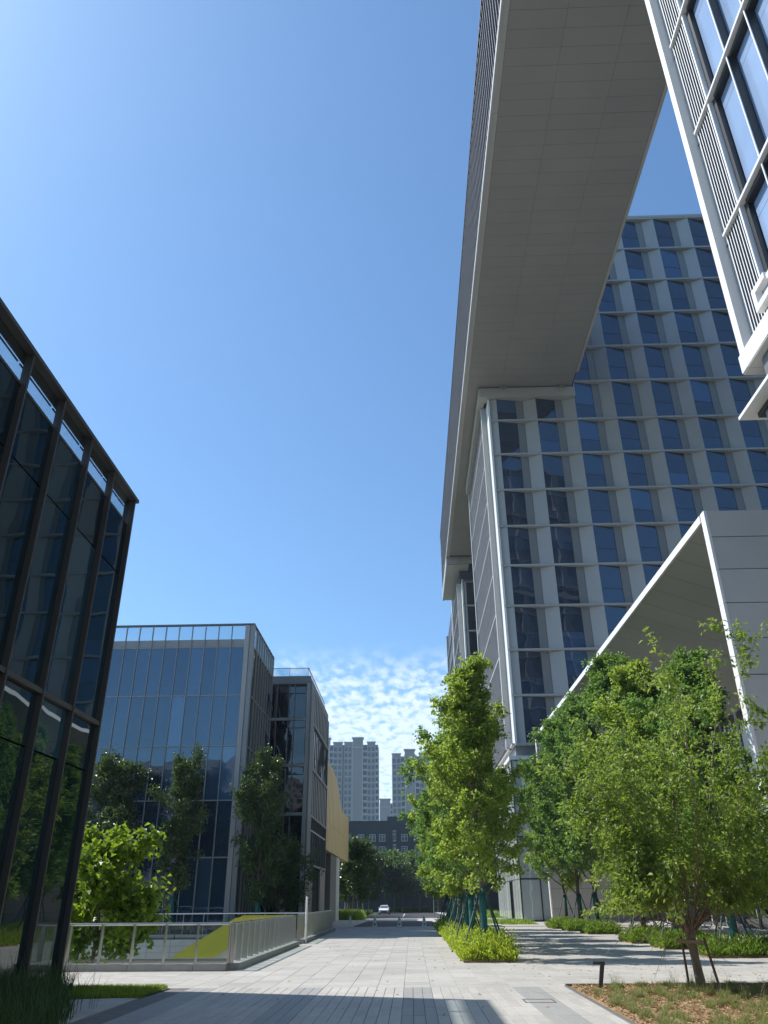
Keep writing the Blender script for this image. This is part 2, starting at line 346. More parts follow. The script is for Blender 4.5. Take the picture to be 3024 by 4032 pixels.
def stuff_slabs(name, items, w, l, m, par):
    T = np.array([(-1,-1,-0.02),(1,-1,-0.02),(1,1,-0.02),(-1,1,-0.02),(-1,-1,0),(1,-1,0),(1,1,0),(-1,1,0)], float)
    T[:,0] *= w/2-0.003; T[:,1] *= l/2-0.003
    P = np.array([(x, y, random.uniform(-0.002, 0.0015)) for x, y in items])
    V = (P[:,None,:] + T[None]).reshape(-1, 3)
    q = np.array([(4,5,6,7),(0,1,5,4),(1,2,6,5),(2,3,7,6),(3,0,4,7)])
    Fc = (np.arange(len(items))[:,None,None]*8 + q[None]).reshape(-1, 4)
    o = bpy.data.objects.new(name, npmesh(name, V, Fc, m)); put(o, (0,0,0), par); o['kind'] = 'stuff'; return o
WL[plaza.name] = Vector((0,0,0))
rest = [c for c in cells if c not in fs]
# wider slabs further out (right-hand walk, left strip, under the buildings)
stuff_slabs('paving_field', rest, SW, SL, 'pave', plaza)
out = [(-40 + 1.2*i + 0.6, 45.8 + 1.2*j) for i in range(21) for j in range(12)] + [(16.3 + 1.2*i, 14 + 1.2*j) for i in range(20) for j in range(39)]
stuff_slabs('outer_paving', [(x, y) for x, y in out if not (-14.5 < x < 16.2)], 1.2, 1.2, 'pave', plaza)
near = [(-0.21 + (i+0.5)*SW, 13.6 - (j+0.5)*SL) for i in range(-24, 28) for j in range(40)]
near += [(-0.21 + (i+0.5)*SW, 13.9 + (j+0.5)*SL - 0.03) for i in range(-24, -8) for j in range(10) if -0.21+(i+0.5)*SW < -5.2]
stuff_slabs('approach_paving', near, SW, SL, 'pave', plaza)
# manhole cover frame in the paving
mh = MB()
for a in ((2.05,2.62,16.75,16.78),(2.05,2.62,17.27,17.30),(2.05,2.08,16.78,17.27),(2.59,2.62,16.78,17.27)): mh.box(a[0],a[1],a[2],a[3],0.0025,0.006)
tag(mh.build('manhole_cover', 'mull_dark'), 'thin square access cover frame set into the pale paving', 'manhole cover')

rd = MB(); sheet(rd, -60, 4.6, [61.0, 63.0], 0.006); struct(rd.build('crossing', 'pave', local=True))
rd = MB(); sheet(rd, -4.4, 1.9, [63.0, 85.5], 0.008); sheet(rd, -6.2, 4.6, [105.5, 120, 160, 196], 0.008); struct(rd.build('road', 'asphalt', local=True))
rd = MB(); sheet(rd, -9.5, 4.6, [85.5, 105.5], 0.006); sheet(rd, 1.9, 4.6, [63, 85.5], 0.006); sheet(rd, -20, -4.4, [63, 85.5], 0.006); struct(rd.build('pavement', 'concrete', local=True))
rd = MB(); sheet(rd, 4.6, 6.4, [61, 90, 120, 160, 196], 0.09); struct(rd.build('kerb_walk', 'concrete', local=True))
rd = MB(); sheet(rd, 6.4, 80, [61, 90, 120, 200], 0.02); struct(rd.build('tower_forecourt', 'pave', local=True))
rd = MB(); rd.add([(-1.32,118,gz(118)+0.013),(-1.17,118,gz(118)+0.013),(-1.4,168,gz(168)+0.013),(-1.55,168,gz(168)+0.013)],[(0,1,2,3)]); struct(rd.build('road_marking', 'line', local=True))
lw = MB(); sheet(lw, -40, -6.2, [105.5, 120, 160, 196], 0.05); struct(lw.build('verge', 'ground', local=True))

# ------------------------------------------------------------------ sunken court
ct = MB(); ct.add([(CX0,CY0,-4.2),(CX1,CY0,-4.2),(CX1,CY1,-4.2),(CX0,CY1,-4.2)],[(0,1,2,3)])
struct(ct.build('court_floor', 'stone'))
cw = MB()
cw.add([(CX0,CY0,-4.2),(CX0,CY1,-4.2),(CX0,CY1,-0.02),(CX0,CY0,-0.02)],[(3,2,1,0)])
cw.add([(CX1,CY0,-4.2),(CX1,CY1,-4.2),(CX1,CY1,-0.02),(CX1,CY0,-0.02)],[(0,1,2,3)])
cw.add([(CX0,CY0,-4.2),(CX1,CY0,-4.2),(CX1,CY0,-0.02),(CX0,CY0,-0.02)],[(0,1,2,3)])
struct(cw.build('court_wall', 'stone'))
fw = struct(B(CX0, CX1, CY1, CY1+0.3, -4.2, -0.04).build('court_back_wall', 'joint'))
fm = B(-0.59, 0.59, -0.03, 0, 0.006, 0.294).mesh('cladding_stone', 'stone')
for j in range(5):
    for i in range(24): inst('cladding_stone', fm, (CX1-0.6-1.2*i, CY1, -0.04-0.3*(j+1)), fw)
lowm = B(-0.59, 0.59, -0.03, 0, 0.01, 0.89)
lm = lowm.mesh('cladding_block', 'stone')
for j in range(3):
    for i in range(24): inst('cladding_block', lm, (CX1-0.6-1.2*i, CY1, -4.2+0.9*j), fw)
pb = emp('planter_wall', (-9.3, 31, -4.2), 'low grey planter wall down in the sunken court behind the glass railing', 'planter')
B(-13.2, -5.6, 31, 31.3, -4.2, -0.17).build('wall', 'concrete', pb)
B(-13.25, -5.55, 30.95, 31.35, -0.17, -0.09).build('coping', 'mull_dark', pb)

# stair with yellow balustrade going down into the court
st = emp('court_stair', (-8, 38.5, -4.2), 'concrete stair with solid yellow balustrade descending into the sunken court', 'stair')
sl_ = 0.555
def zt(x): return 1.05 + (x+7.75)*sl_ if x < -7.75 else 1.05
MB().ext([(-13.5,37.9,zt(-13.5)-1.02),(-7.9,37.9,zt(-7.9)-1.02),(-5.4,37.9,0.02),(-5.4,37.9,1.05),(-7.75,37.9,1.05),(-13.5,37.9,zt(-13.5))],(0,0.12,0)).build('balustrade', 'yellow', st)
MB().ext([(-13.5,39.4,zt(-13.5)-1.02),(-7.9,39.4,zt(-7.9)-1.02),(-5.4,39.4,0.02),(-5.4,39.4,1.12),(-7.75,39.4,1.12),(-13.5,39.4,zt(-13.5)+.07)],(0,0.12,0)).build('balustrade', 'yellow', st)
MB().ext([(-13.3,38.02,zt(-13.3)-1.35),(-7.9,38.02,-0.30),(-5.4,38.02,-0.3),(-5.4,38.02,-0.02),(-7.9,38.02,-0.02),(-13.3,38.02,zt(-13.3)-1.04)],(0,1.37,0)).build('flight', 'stone', st)

# ------------------------------------------------------------------ glass railings
def railing(p0, p1, n, label, ztop=1.155, kerb=True, wide=0.13, group='glass railings around the court'):
    p0 = Vector((*p0, 0)); p1 = Vector((*p1, 0)); d = (p1-p0); L = d.length; d.normalize(); ang = math.atan2(d.y, d.x)
    r = emp('glass_railing', (p0+p1)/2, label, 'railing', group)
    st_ = L/n
    post = MB(); post.box(-0.014, 0.014, -wide, 0.03, 0.17, ztop-0.02)
    pmesh = post.mesh('post', 'steel')
    gmesh = B(-st_/2+0.02, st_/2-0.02, -0.008, 0.008, 0.19, ztop-0.04).mesh('glass_panel', 'gl_clear')
    kmesh = B(-st_+0.006, st_-0.006, -0.30, 0.10, -0.02, 0.17).mesh('kerb_stone', 'kerb')
    for i in range(n+1): inst('post', pmesh, p0 + d*st_*i, r, ang)
    for i in range(n): inst('glass_panel', gmesh, p0 + d*st_*(i+0.5), r, ang)
    if kerb:
        for i in range(n//2): inst('kerb_stone', kmesh, p0 + d*st_*(2*i+1), r, ang)
        if n % 2: inst('kerb_stone', B(-st_/2+0.006, st_/2-0.006, -0.30, 0.10, -0.02, 0.17).mesh('kerb_stone', 'kerb'), p0 + d*st_*(n-0.5), r, ang)
    hm = MB().tube([(-L/2-0.02,0,ztop-0.02),(L/2+0.02,0,ztop-0.02)], [0.034,0.034], 8).mesh('handrail', 'steel')
    inst('handrail', hm, (p0+p1)/2, r, ang)
    return r
railing((-29.6, 24.5), (-5.13, 24.5), 27, 'long front glass railing with steel handrail facing the camera')
railing((-5.13, 24.6), (-5.13, 37.3), 13, 'glass railing along the right edge of the court, nearer stretch before the yellow stair gap')
railing((-5.13, 38.9), (-5.13, 54.6), 17, 'short far stretch of glass railing beyond the yellow stair gap')
railing((-5.6, 45.4), (-33.5, 45.4), 26, 'far glass railing in front of the blue glass office building', wide=0.03)
pp = emp('sign_pole', (-4.78, 39.07, 0), 'slim pale metal pole standing beside the railing gap', 'pole')
MB().lathe([(0.05,0),(0.05,1.84),(0.03,1.87)], (-4.78,39.07,0.0), 10).build('shaft', 'white', pp)
MB().lathe([(0.11,0.0),(0.11,0.015),(0.06,0.03)], (-4.78,39.07,0.0), 12).build('base_plate', 'steel', pp)
# ------------------------------------------------------------------ left dark glass building
LX, LY, LZ = -8.0, 19.85, 12.3
lb = emp('glass_building', (-12, 8, 0), 'dark glass office building with bronze fins close on the left', 'building')
B(-22, LX-0.12, -8, LY-0.12, 0, 11.3).build('core', 'void', lb)
ys = [19.77, 18.02, 16.38, 14.68, 13.0] + [13.0-1.69*i for i in range(1, 9)]
for y in ys:
    B(LX-0.05, LX+0.13, y-0.03, y+0.03, 0, 12.2).build('fin', 'bronze', lb)
B(LX-0.05, LX+0.11, ys[-1], LY-0.13, 5.72, 5.83).build('transom', 'bronze', lb)
B(LX-0.26, LX+0.18, ys[-1]-0.1, LY+0.06, 12.2, 12.3).build('coping', 'bronze', lb)
B(LX-0.2, LX+0.02, LY-0.06, LY+0.05, 0, 12.2).build('corner_post', 'bronze', lb)
rows = [(0.02, 4.58), (4.62, 5.70), (5.86, 9.85), (9.89, 11.40)]
for a, b in zip(ys[1:], ys[:-1]):
    for z0, z1 in rows:
        B(LX-0.06, LX, a+0.05, b-0.05, z0, z1).build('pane', 'gl_left', lb)
    B(LX-0.04, LX-0.02, a+0.05, b-0.05, 11.46, 12.2).build('parapet_pane', 'gl_parapet', lb)
    B(LX-0.2, LX-0.17, a+0.05, b-0.05, 12.02, 12.05).build('parapet_rail', 'bronze', lb)
B(LX-0.07, LX+0.02, ys[-1], LY-0.13, 11.40, 11.46).build('transom', 'bronze', lb)
B(-22, LX-0.14, LY-0.10, LY-0.02, 0, 11.3).build('side_glazing', 'gl_left', lb)

# ------------------------------------------------------------------ mid-left blue glass building
QY, QX = 49.0, -10.12
mb = emp('glass_building', (-20, 56, 0), 'blue glass office block with thin silver grid beyond the sunken court', 'building')
B(-40, QX-0.2, QY+0.15, 56.3, -0.02, 16.6).build('core', 'void', mb)
lv = [0.0, 4.0, 7.15, 10.34, 13.5, 16.68]
MW = 0.885; x0 = -10.72
B(-10.72, -10.42, QY-0.10, QY+0.2, 0, 18.25).build('corner_column', 'panel', mb)
B(-10.40, QX, QY-0.04, QY+0.3, 0, 18.25).build('corner_column', 'mull', mb)
pan = {i: B(-MW/2+0.03, MW/2-0.03, -0.02, 0.02, 0.03, lv[i+1]-lv[i]-0.03).mesh('pane', 'gl_mid') for i in range(5)}
ppan = B(-MW/2+0.03, MW/2-0.03, -0.012, 0.012, 0.0, 1.0).mesh('parapet_pane', 'gl_parapet')
sp = B(-MW/2+0.03, MW/2-0.03, -0.02, 0.02, 0.0, 0.48).mesh('spandrel_pane', 'mull')
fm_ = B(-0.025, 0.025, -0.09, 0.03, 0, 18.2).mesh('mullion', 'mull')
for i in range(26):
    cx = x0-(i+0.5)*MW
    inst('mullion', fm_, (x0-(i+1)*MW, QY, 0), mb)
    for k in range(5): inst('pane', pan[k], (cx, QY, lv[k]), mb)
    inst('spandrel_pane', sp, (cx, QY, 16.74), mb); inst('parapet_pane', ppan, (cx, QY, 17.24), mb)
for z in lv[1:]: B(x0-26*MW, x0, QY-0.06, QY+0.03, z-0.035, z+0.035).build('transom', 'mull', mb)
B(x0-26*MW, QX+0.02, QY-0.1, QY+0.12, 18.18, 18.28).build('coping', 'mull_dark', mb)
# right-hand side of the block
pan2 = {i: B(-0.02, 0.02, -0.44, 0.44, 0.03, lv[i+1]-lv[i]-0.03).mesh('pane', 'gl_dark') for i in range(5)}
m2 = B(-0.03, 0.10, -0.025, 0.025, 0, 18.2).mesh('mullion', 'mull'); pp2 = B(-0.012, 0.012, -0.44, 0.44, 0.0, 1.45).mesh('parapet_pane', 'gl_parapet')
for i in range(8):
    y = 49.3+(i+0.5)*0.93
    inst('mullion', m2, (QX-0.03, y+0.465, 0), mb); inst('parapet_pane', pp2, (QX-0.03, y, 16.74), mb)
    for k in range(5): inst('pane', pan2[k], (QX-0.05, y, lv[k]), mb)
for z in lv[1:]: B(QX-0.06, QX+0.03, 49.3, 56.8, z-0.04, z+0.04).build('transom', 'mull', mb)
B(QX-0.12, QX+0.02, 49.2, 56.8, 18.19, 18.27).build('coping', 'mull_dark', mb)
for y, z in ((55.0, 11.2), (55.0, 14.0), (52.2, 7.9)):     # tilted-out vents
    o = B(-0.02, 0.02, -0.42, 0.42, -1.3, 0).mesh('vent_sash', 'gl_dark'); v = inst('vent_sash', o, (QX+0.02, y+0.3, z+1.2), mb); v.rotation_euler.y = -0.28

# ------------------------------------------------------------------ third building with stone base
TY, TX = 57.7, -7.35
tb = emp('office_building', (-12, 64, 0), 'grey framed office building with stone ground floor behind the dark shrub', 'building')
B(-30, TX-0.35, TY+0.35, 71.6, 0, 16.2).build('core', 'void', tb)
lv3 = [0.0, 4.0, 7.25, 10.55, 13.85, 16.4]
B(-30, TX-0.03, TY+0.3, 71.7, 16.35, 17.0).build('parapet', 'panel_dark', tb)
B(-30, TX, TY, TY+0.32, 16.40, 17.0).build('fascia', 'panel_dark', tb)
B(-7.60, -7.36, TY-0.06, TY+0.34, 0, 16.4).build('corner_column', 'panel', tb)
B(-7.36, TX+0.12, TY+0.04, TY+2.2, 0, 16.6).build('corner_column', 'panel_dark', tb)
for z in lv3[1:5]: B(-20, -7.6, TY-0.02, TY+0.2, z-0.18, z+0.02).build('floor_band', 'mull', tb)
xs3 = [-7.62, -8.5, -8.93, -9.83, -10.7, -11.6, -12.5, -13.4, -14.3, -15.2]
for a, b in zip(xs3[1:], xs3[:-1]):
    B(a-0.03, a+0.03, TY-0.02, TY+0.14, 0, 16.35).build('mullion', 'mull_dark', tb)
    for z0, z1 in zip(lv3[:-1], lv3[1:]):
        B(a+0.03, b-0.03, TY+0.06, TY+0.1, z0+0.05, z1-0.75).build('pane', 'gl_dark', tb)
        B(a+0.03, b-0.03, TY+0.06, TY+0.1, z1-0.70, z1-0.2).build('pane', 'gl_dark', tb)
y_ = TY+2.2; dy = (71.5-y_)/10
for i in range(10):
    a, b = y_+i*dy, y_+(i+1)*dy
    B(TX-0.06, TX+0.015, b-0.03, b+0.03, 4.0, 16.35).build('fin', 'mull_dark', tb)
    for k, (z0, z1) in enumerate(zip(lv3[1:-1], lv3[2:])):
        gl = k in (0, 2)
        B(TX-0.12, TX-0.04, a+0.04, b-0.04, z0+0.1, z1-0.08).build('pane' if gl else 'side_panel', 'gl_dark' if gl else 'panel', tb)
        if k == 0: B(TX-0.10, TX+0.0, a+0.06, b-0.06, z1-0.95, z1-0.85).build('vent_sash', 'white', tb)
for z in lv3[1:5]: B(TX-0.05, TX+0.10, y_, 71.5, z-0.06, z+0.08).build('floor_band', 'mull', tb)
B(TX-0.05, TX+0.05, 71.5, 71.75, 0, 16.4).build('end_pier', 'mull_dark', tb)
for k, (a, b) in enumerate(((y_, 62.6), (67.8, 71.6))): B(TX-0.1, TX+0.04, a, b, 0, 3.9).build('stone_wall', 'stone_warm', tb)
for i in range(5): B(TX-0.3, TX-0.26, 62.7+i*1.02, 63.66+i*1.02, 0.05, 3.85).build('entrance_pane', 'gl_dark', tb)
for i in range(6): B(TX-0.3, TX-0.16, 62.62+i*1.02, 62.7+i*1.02, 0, 3.9).build('mullion', 'mull_dark', tb)
rl = emp('roof_railing', (-12, TY+0.6, 17.0), 'thin glass railing on the roof of the grey framed building', 'railing')
for i in range(9): B(-19-0.02+1.42*i, -19+0.02+1.42*i, TY+0.5, TY+0.54, 17.0, 17.75).build('post', 'mull_dark', rl)
for i in range(8): B(-18.95+1.42*i, -17.63+1.42*i, TY+0.515, TY+0.525, 17.03, 17.7).build('glass_panel', 'gl_parapet', rl)
B(-19, -7.55, TY+0.49, TY+0.55, 17.72, 17.76).build('top_rail', 'mull_dark', rl)
B(-7.64, -7.58, TY+0.5, 70.5, 17.72, 17.76).build('top_rail', 'mull_dark', rl)
for i in range(8): B(-7.615, -7.605, TY+0.6+1.6*i, TY+2.1+1.6*i, 17.03, 17.7).build('glass_panel', 'gl_parapet', rl)

# ------------------------------------------------------------------ gold clad building with swept roofline
gd = emp('gold_building', (-9, 78, 0), 'gold metal clad building with swept roofline overhanging a dark entrance', 'building')
GX = -7.45
prof = [(72.2,13.2),(75.6,13.16),(78,13.1),(80.2,12.97),(82.4,12.7),(84.4,12.25),(86,11.6),(87.4,11.0),(88.7,10.62),(90.3,10.42),(92.6,10.42),(96,10.5),(99.4,10.62)]
def gtop(y):
    for (a, za), (b, zb) in zip(prof[:-1], prof[1:]):
        if a <= y <= b: return za + (zb-za)*(y-a)/(b-a)
    return prof[-1][1]
core = [(GX-0.1,72.25,5.75)] + [(GX-0.1,99.35,5.75)] + [(GX-0.1,min(max(y,72.25),99.35),z-0.06) for y, z in reversed(prof)]
MB().ext(core, (-9,0,0)).build('body', 'gold', gd)
nst = 40
for i in range(nst):
    a, b = 72.2+27.2*i/nst, 72.2+27.2*(i+1)/nst
    for z0, z1 in ((5.7, 8.0), (8.02, 20)):
        ta, tb_ = min(gtop(a), z1), min(gtop(b), z1)
        MB().ext([(GX-0.1,a+0.02,z0),(GX-0.1,b-0.02,z0),(GX-0.1,b-0.02,tb_),(GX-0.1,a+0.02,ta)], (0.1+0.02*(i%2),0,0)).build('cladding_panel', 'gold', gd)
B(-16, -9.3, 73, 98, -0.3, 5.75).build('recessed_wall', 'stone_warm', gd)
B(-9.2, -7.7, 80.5, 86.2, -0.3, 5.7).build('dark_pier', 'mull_dark', gd)
B(-9.2, -7.65, 86.2, 90.0, -0.3, 5.7).build('pier', 'stone', gd)

# ------------------------------------------------------------------ tower with faceted facade
tw = emp('office_tower', (28, 90, 0), 'tall office tower with zigzag grey panels and blue windows behind the bridge', 'building')
FY = 77.0
LV = [15.24,19.95,24.6,29.35,33.95,38.65,43.2,47.9,52.55,57.97,63.25,68.55,73.9,79.4,84.9]
MOD, XW = 4.69, 11.36
B(10.6, 20.9, FY+1.0, 101, 15.2, 56).build('core', 'void', tw)
B(20.9, 48.7, FY+1.0, 112, 15.2, 84.6).build('core', 'void', tw)
B(10.0, 60, FY+0.1, 110, 15.0, 15.22).build('soffit', 'soffit_light', tw)
D1, D2 = 0.50, 0.56                                        # how far the facade folds back
def cellmeshes(h, cut=False):
    t = 0.05
    w = MB()
    w.ext([(0.03,0.03,0.0),(2.34,D1,0.0),(2.34,D1,0.06),(0.03,0.03,0.06)], (0.0,0.06,0))
    zt_ = h*0.40
    w.ext([(0.03,0.01,zt_-0.02),(2.34,D1-0.02,zt_-0.02),(2.34,D1-0.02,zt_+0.02),(0.03,0.01,zt_+0.02)], (0,0.06,0))
    win = w.mesh('window', 'frame')
    lo = MB().prism([(0.03,0.04),(2.34,D1+0.01),(2.34,D1+0.05),(0.03,0.08)], 0.06, zt_-0.02).mesh('pane', 'gl_tower')
    hi = MB().prism([(0.03,0.04),(2.34,D1+0.01),(2.34,D1+0.05),(0.03,0.08)], zt_+0.02, h).mesh('pane', 'gl_tower')
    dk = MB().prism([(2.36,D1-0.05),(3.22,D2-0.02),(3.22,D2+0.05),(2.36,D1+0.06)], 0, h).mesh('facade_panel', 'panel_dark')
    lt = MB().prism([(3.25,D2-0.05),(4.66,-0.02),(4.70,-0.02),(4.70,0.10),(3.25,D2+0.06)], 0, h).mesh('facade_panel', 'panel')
    return win, lo, hi, dk, lt
for k in range(14):
    z0 = LV[k]; z1 = LV[k+1]
    hfull = z1-z0-0.24
    cm = cellmeshes(hfull); cmw = cellmeshes(55.5-z0) if k == 8 else cm
    for i in range(8):
        if k > 8 and i < 2: continue
        c = cmw if (k == 8 and i < 2) else cm
        x = XW+MOD*i
        wn = inst('window', c[0], (x, FY, z0), tw)
        inst('pane', c[1], (x, FY, z0), wn); inst('pane', c[2], (x, FY, z0), wn)
        inst('facade_panel', c[3], (x, FY, z0), tw); inst('facade_panel', c[4], (x, FY, z0), tw)
    if k <= 8:
        h = hfull if k < 8 else 55.5-z0
        MB().prism([(10.5,FY+0.33),(11.33,FY-0.02),(11.37,FY-0.02),(11.37,FY+0.1),(10.5,FY+0.45)], z0, z0+h).build('facade_panel', 'panel', tw)
for k, z in enumerate(LV):
    B(10.42 if k <= 8 else 20.86, 48.9, FY-0.06, FY+1.0, z-0.22, z).build('ledge', 'panel', tw)
B(20.86, 48.9, FY-0.1, FY+0.5, 84.9, 85.25).build('parapet', 'panel', tw)
B(20.80, 20.92, FY-0.02, FY+0.8, 56.0, 84.9).build('edge_pier', 'panel', tw)
# left corner piers and louvred flank
B(10.30, 10.52, FY-0.02, FY+2.0, 15.0, 55.5).build('corner_pier', 'white', tw)
B(9.66, 10.29, FY+1.9, FY+2.6, 15.0, 55.5).build('corner_pier', 'panel', tw)
B(10.12, 10.3, FY+2.6, 101, 15.2, 55.5).build('flank_wall', 'louvre_back', tw)
lf = two(B(-0.17, 0.17, -0.05, 0.05, 0, 40.3).mesh('louvre', 'fin_shade_grey'), 'white')  # sunlight painted as a white left face, shade as grey sides
for i in range(24): inst('louvre', lf, (9.93, FY+3.3+0.9*i, 15.2), tw)
for z in LV[1:9]: B(9.72, 10.12, FY+2.6, 101, z-0.16, z).build('flank_ledge', 'louvre', tw)
B(9.62, 10.2, 101, 101.8, 15.0, 56.0).build('end_pier', 'panel', tw)
B(9.3, 20.8, FY-0.4, FY+0.9, 55.55, 56.85).build('header_beam', 'panel_warm', tw)
B(9.3, 10.0, FY+0.9, 101.6, 55.55, 56.85).build('header_beam', 'panel_warm', tw)
for j in range(8): B(9.98, 10.1, FY+3+2.8*j, FY+3.04+2.8*j, 55.6, 56.8).build('joint', 'frame', tw)
# glass box at the foot
gb = emp('lobby', (11, 80, 0), 'pale glass lobby with dark mullions at the foot of the tower', 'lobby')
B(10.0, 20, 77.1, 97, 0, 13.7).build('inner_wall', 'stone', gb)
hz = [0.0, 3.32, 6.79, 10.21, 13.6]
for x0_, x1_ in ((9.73, 11.5), (11.5, 13.3), (13.3, 15.1)):
    for z0, z1 in zip(hz[:-1], hz[1:]): B(x0_+0.05, x1_-0.05, 76.72, 76.78, z0+0.06, z1-0.06).build('pane', 'gl_pale', gb)
    B(x0_-0.05, x0_+0.05, 76.66, 76.8, 0, 13.6).build('mullion', 'frame', gb)
for z in hz[1:-1]: B(9.73, 15, 76.68, 76.76, z-0.05, z+0.05).build('transom', 'frame', gb)
for i in range(10):
    a, b = 76.8+2*i, 78.8+2*i
    for z0, z1 in zip(hz[:-1], hz[1:]):
        if z0 == 0 and i in (3,): continue
        B(9.73, 9.79, a+0.03, b-0.03, z0+0.03, z1-0.03).build('pane', 'gl_pale', gb)
    B(9.70, 9.80, b-0.03, b+0.03, 0, 13.6).build('mullion', 'mull', gb)
dr = B(9.76, 9.80, 82.85, 84.75, 0.02, 3.2).build('door', 'gl_dark', gb)
B(9.66, 9.84, 82.75, 82.87, 0, 3.25).build('door_frame', 'frame', gb); B(9.66, 9.84, 84.73, 84.85, 0, 3.25).build('door_frame', 'frame', gb); B(9.6, 9.84, 82.75, 84.85, 3.2, 3.32).build('door_frame', 'frame', gb)
B(9.55, 16, 76.5, 97, 13.6, 13.95).build('cornice', 'white', gb)
B(10.35, 30, FY+0.25, 97, 13.95, 15.0).build('recessed_band', 'mull_dark', gb)

# ------------------------------------------------------------------ farther tower under the far end of the bridge
t2 = emp('office_tower', (14, 150, 0), 'farther grey tower half hidden behind the louvred flank of the near one', 'building')
B(10.5, 30, 132.2, 190, 0, 53).build('core', 'void', t2)
for k in range(9):
    z0, z1 = LV[k]+1.0, min(LV[k+1]+1.0, 53.6)
    MB().prism([(10.45,131.3),(10.95,131.0),(11.0,131.1),(10.45,131.5)], z0, z1-0.24).build('facade_panel', 'panel', t2)
    B(11.0, 13.4, 131.3, 131.35, z0, z1-0.24).build('pane', 'gl_dark', t2)
    B(13.4, 16, 131.2, 131.4, z0, z1-0.24).build('facade_panel', 'panel', t2)
    B(10.3, 16, 130.9, 131.9, z1-0.24, z1).build('ledge', 'panel', t2)
B(10.2, 10.45, 130.9, 132.6, 0, 53.8).build('corner_pier', 'white', t2)
B(9.42, 10.2, 132.6, 133.2, 0, 53.6).build('corner_pier', 'panel', t2)
B(10.0, 10.3, 133.2, 152, 0, 53.4).build('flank_wall', 'louvre_back', t2)
lf2 = two(B(-0.2, 0.2, -0.05, 0.05, 0, 53.3).mesh('louvre', 'fin_shade_grey'), 'white')  # far fins carry the same painted sun and shade
for i in range(11): inst('louvre', lf2, (9.75, 134.4+1.6*i, 0), t2)
for k in range(9): B(9.5, 10.0, 133.2, 152, LV[k]+0.8, LV[k]+1.0).build('flank_ledge', 'louvre', t2)
B(9.5, 10.2, 152.6, 153.6, 0, 58).build('end_pier', 'white', t2)
B(9.9, 10.2, 153.6, 178, 0, 58).build('flank_wall', 'louvre_back', t2)
for k in range(9): B(9.55, 9.9, 153.6, 178, LV[k]-0.2, LV[k]).build('flank_ledge', 'louvre', t2)
B(9.5, 10.2, 178, 179, 0, 58).build('end_pier', 'panel', t2)
B(9.9, 20, 131.6, 150, 53.7, 55.6).build('louvre_band', 'louvre_back', t2)

# ------------------------------------------------------------------ sky bridge
br = emp('sky_bridge', (14, 80, 57), 'long grey sky bridge running overhead between the towers', 'bridge')
BL, BR, BZ, BT, BY0, BY1 = 7.44, 20.85, 57.1, 70.0, 12.0, 147.5
B(BL+0.1, BR, -40, BY0-0.01, BZ, BT).build('rear_body', 'panel', br)
B(BL+0.35, BR-0.1, BY0, BY1-0.2, BZ+0.3, BT-0.3).build('core', 'louvre_back', br)
cols = [BL+0.62, 12.13, 16.40, BR-0.28]
SP = 1.36; nrow = int((128.4-BY0)/SP)
sm_ = {}
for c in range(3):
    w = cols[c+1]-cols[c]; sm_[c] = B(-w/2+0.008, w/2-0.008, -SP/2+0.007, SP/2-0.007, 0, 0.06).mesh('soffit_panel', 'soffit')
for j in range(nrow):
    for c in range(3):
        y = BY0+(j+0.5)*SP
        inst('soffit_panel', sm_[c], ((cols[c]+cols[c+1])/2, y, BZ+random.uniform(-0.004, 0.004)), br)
B(BL+0.36, BR-0.15, BY0, 128.4, BZ+0.10, BZ+0.3).build('soffit_backing', 'frame', br)
n_ = 24; seg = (BY1-BY0)/n_
for j in range(n_):
    a, b = BY0+j*seg, BY0+(j+1)*seg
    B(BL, BL+0.28, a+0.012, b-0.012, BZ-0.10, BZ+0.55).build('edge_trim', 'panel', br)
    B(BL+0.29, BL+0.60, a+0.012, b-0.012, BZ-0.03, BZ+0.09).build('edge_trim', 'soffit_light', br)
    if b < 77: B(BR-0.27, BR, a+0.012, b-0.012, BZ-0.08, BZ+0.5).build('edge_trim', 'panel', br)
fn = two(B(-0.13, 0.13, -0.035, 0.035, 0, BT-BZ-0.8).mesh('louvre', 'fin_shade_dark'), 'white')  # white sunward face and dark sides: sun and shade put into the colour
for i in range(150): inst('louvre', fn, (BL+0.16, BY0+0.3+0.9*i, BZ+0.55), br)
B(BL-0.02, BL+0.5, BY0, BY1, BT-0.3, BT).build('top_trim', 'louvre_back', br)
B(BL, 20.8, 128.4, 128.7, 55.9, BZ+0.06).build('step_fascia', 'panel_warm', br)
for j in range(9):
    a = 128.75+j*2.05
    B(BL+0.3, 11.5, a+0.015, a+2.035, 55.75, 55.85).build('soffit_panel', 'soffit_light', br)
B(BL, BL+0.28, 128.75, 147.3, 55.7, 56.98).build('edge_trim', 'panel', br)
for x in (12.2, 19.3):
    for q in range(3): B(x-0.28+0.24*q, x-0.18+0.24*q, FY-0.75, FY-0.45, 56.35, 57.0).build('bracket_fin', 'panel_warm', br)
    B(x-0.3, x+0.32, FY-0.75, FY-0.45, 56.28, 56.35).build('bracket_fin', 'panel_warm', br)
for q in range(3): B(9.2+0.3*q, 9.32+0.3*q, 128.0, 128.35, 56.5, 57.05).build('bracket_fin', 'panel_warm', br)

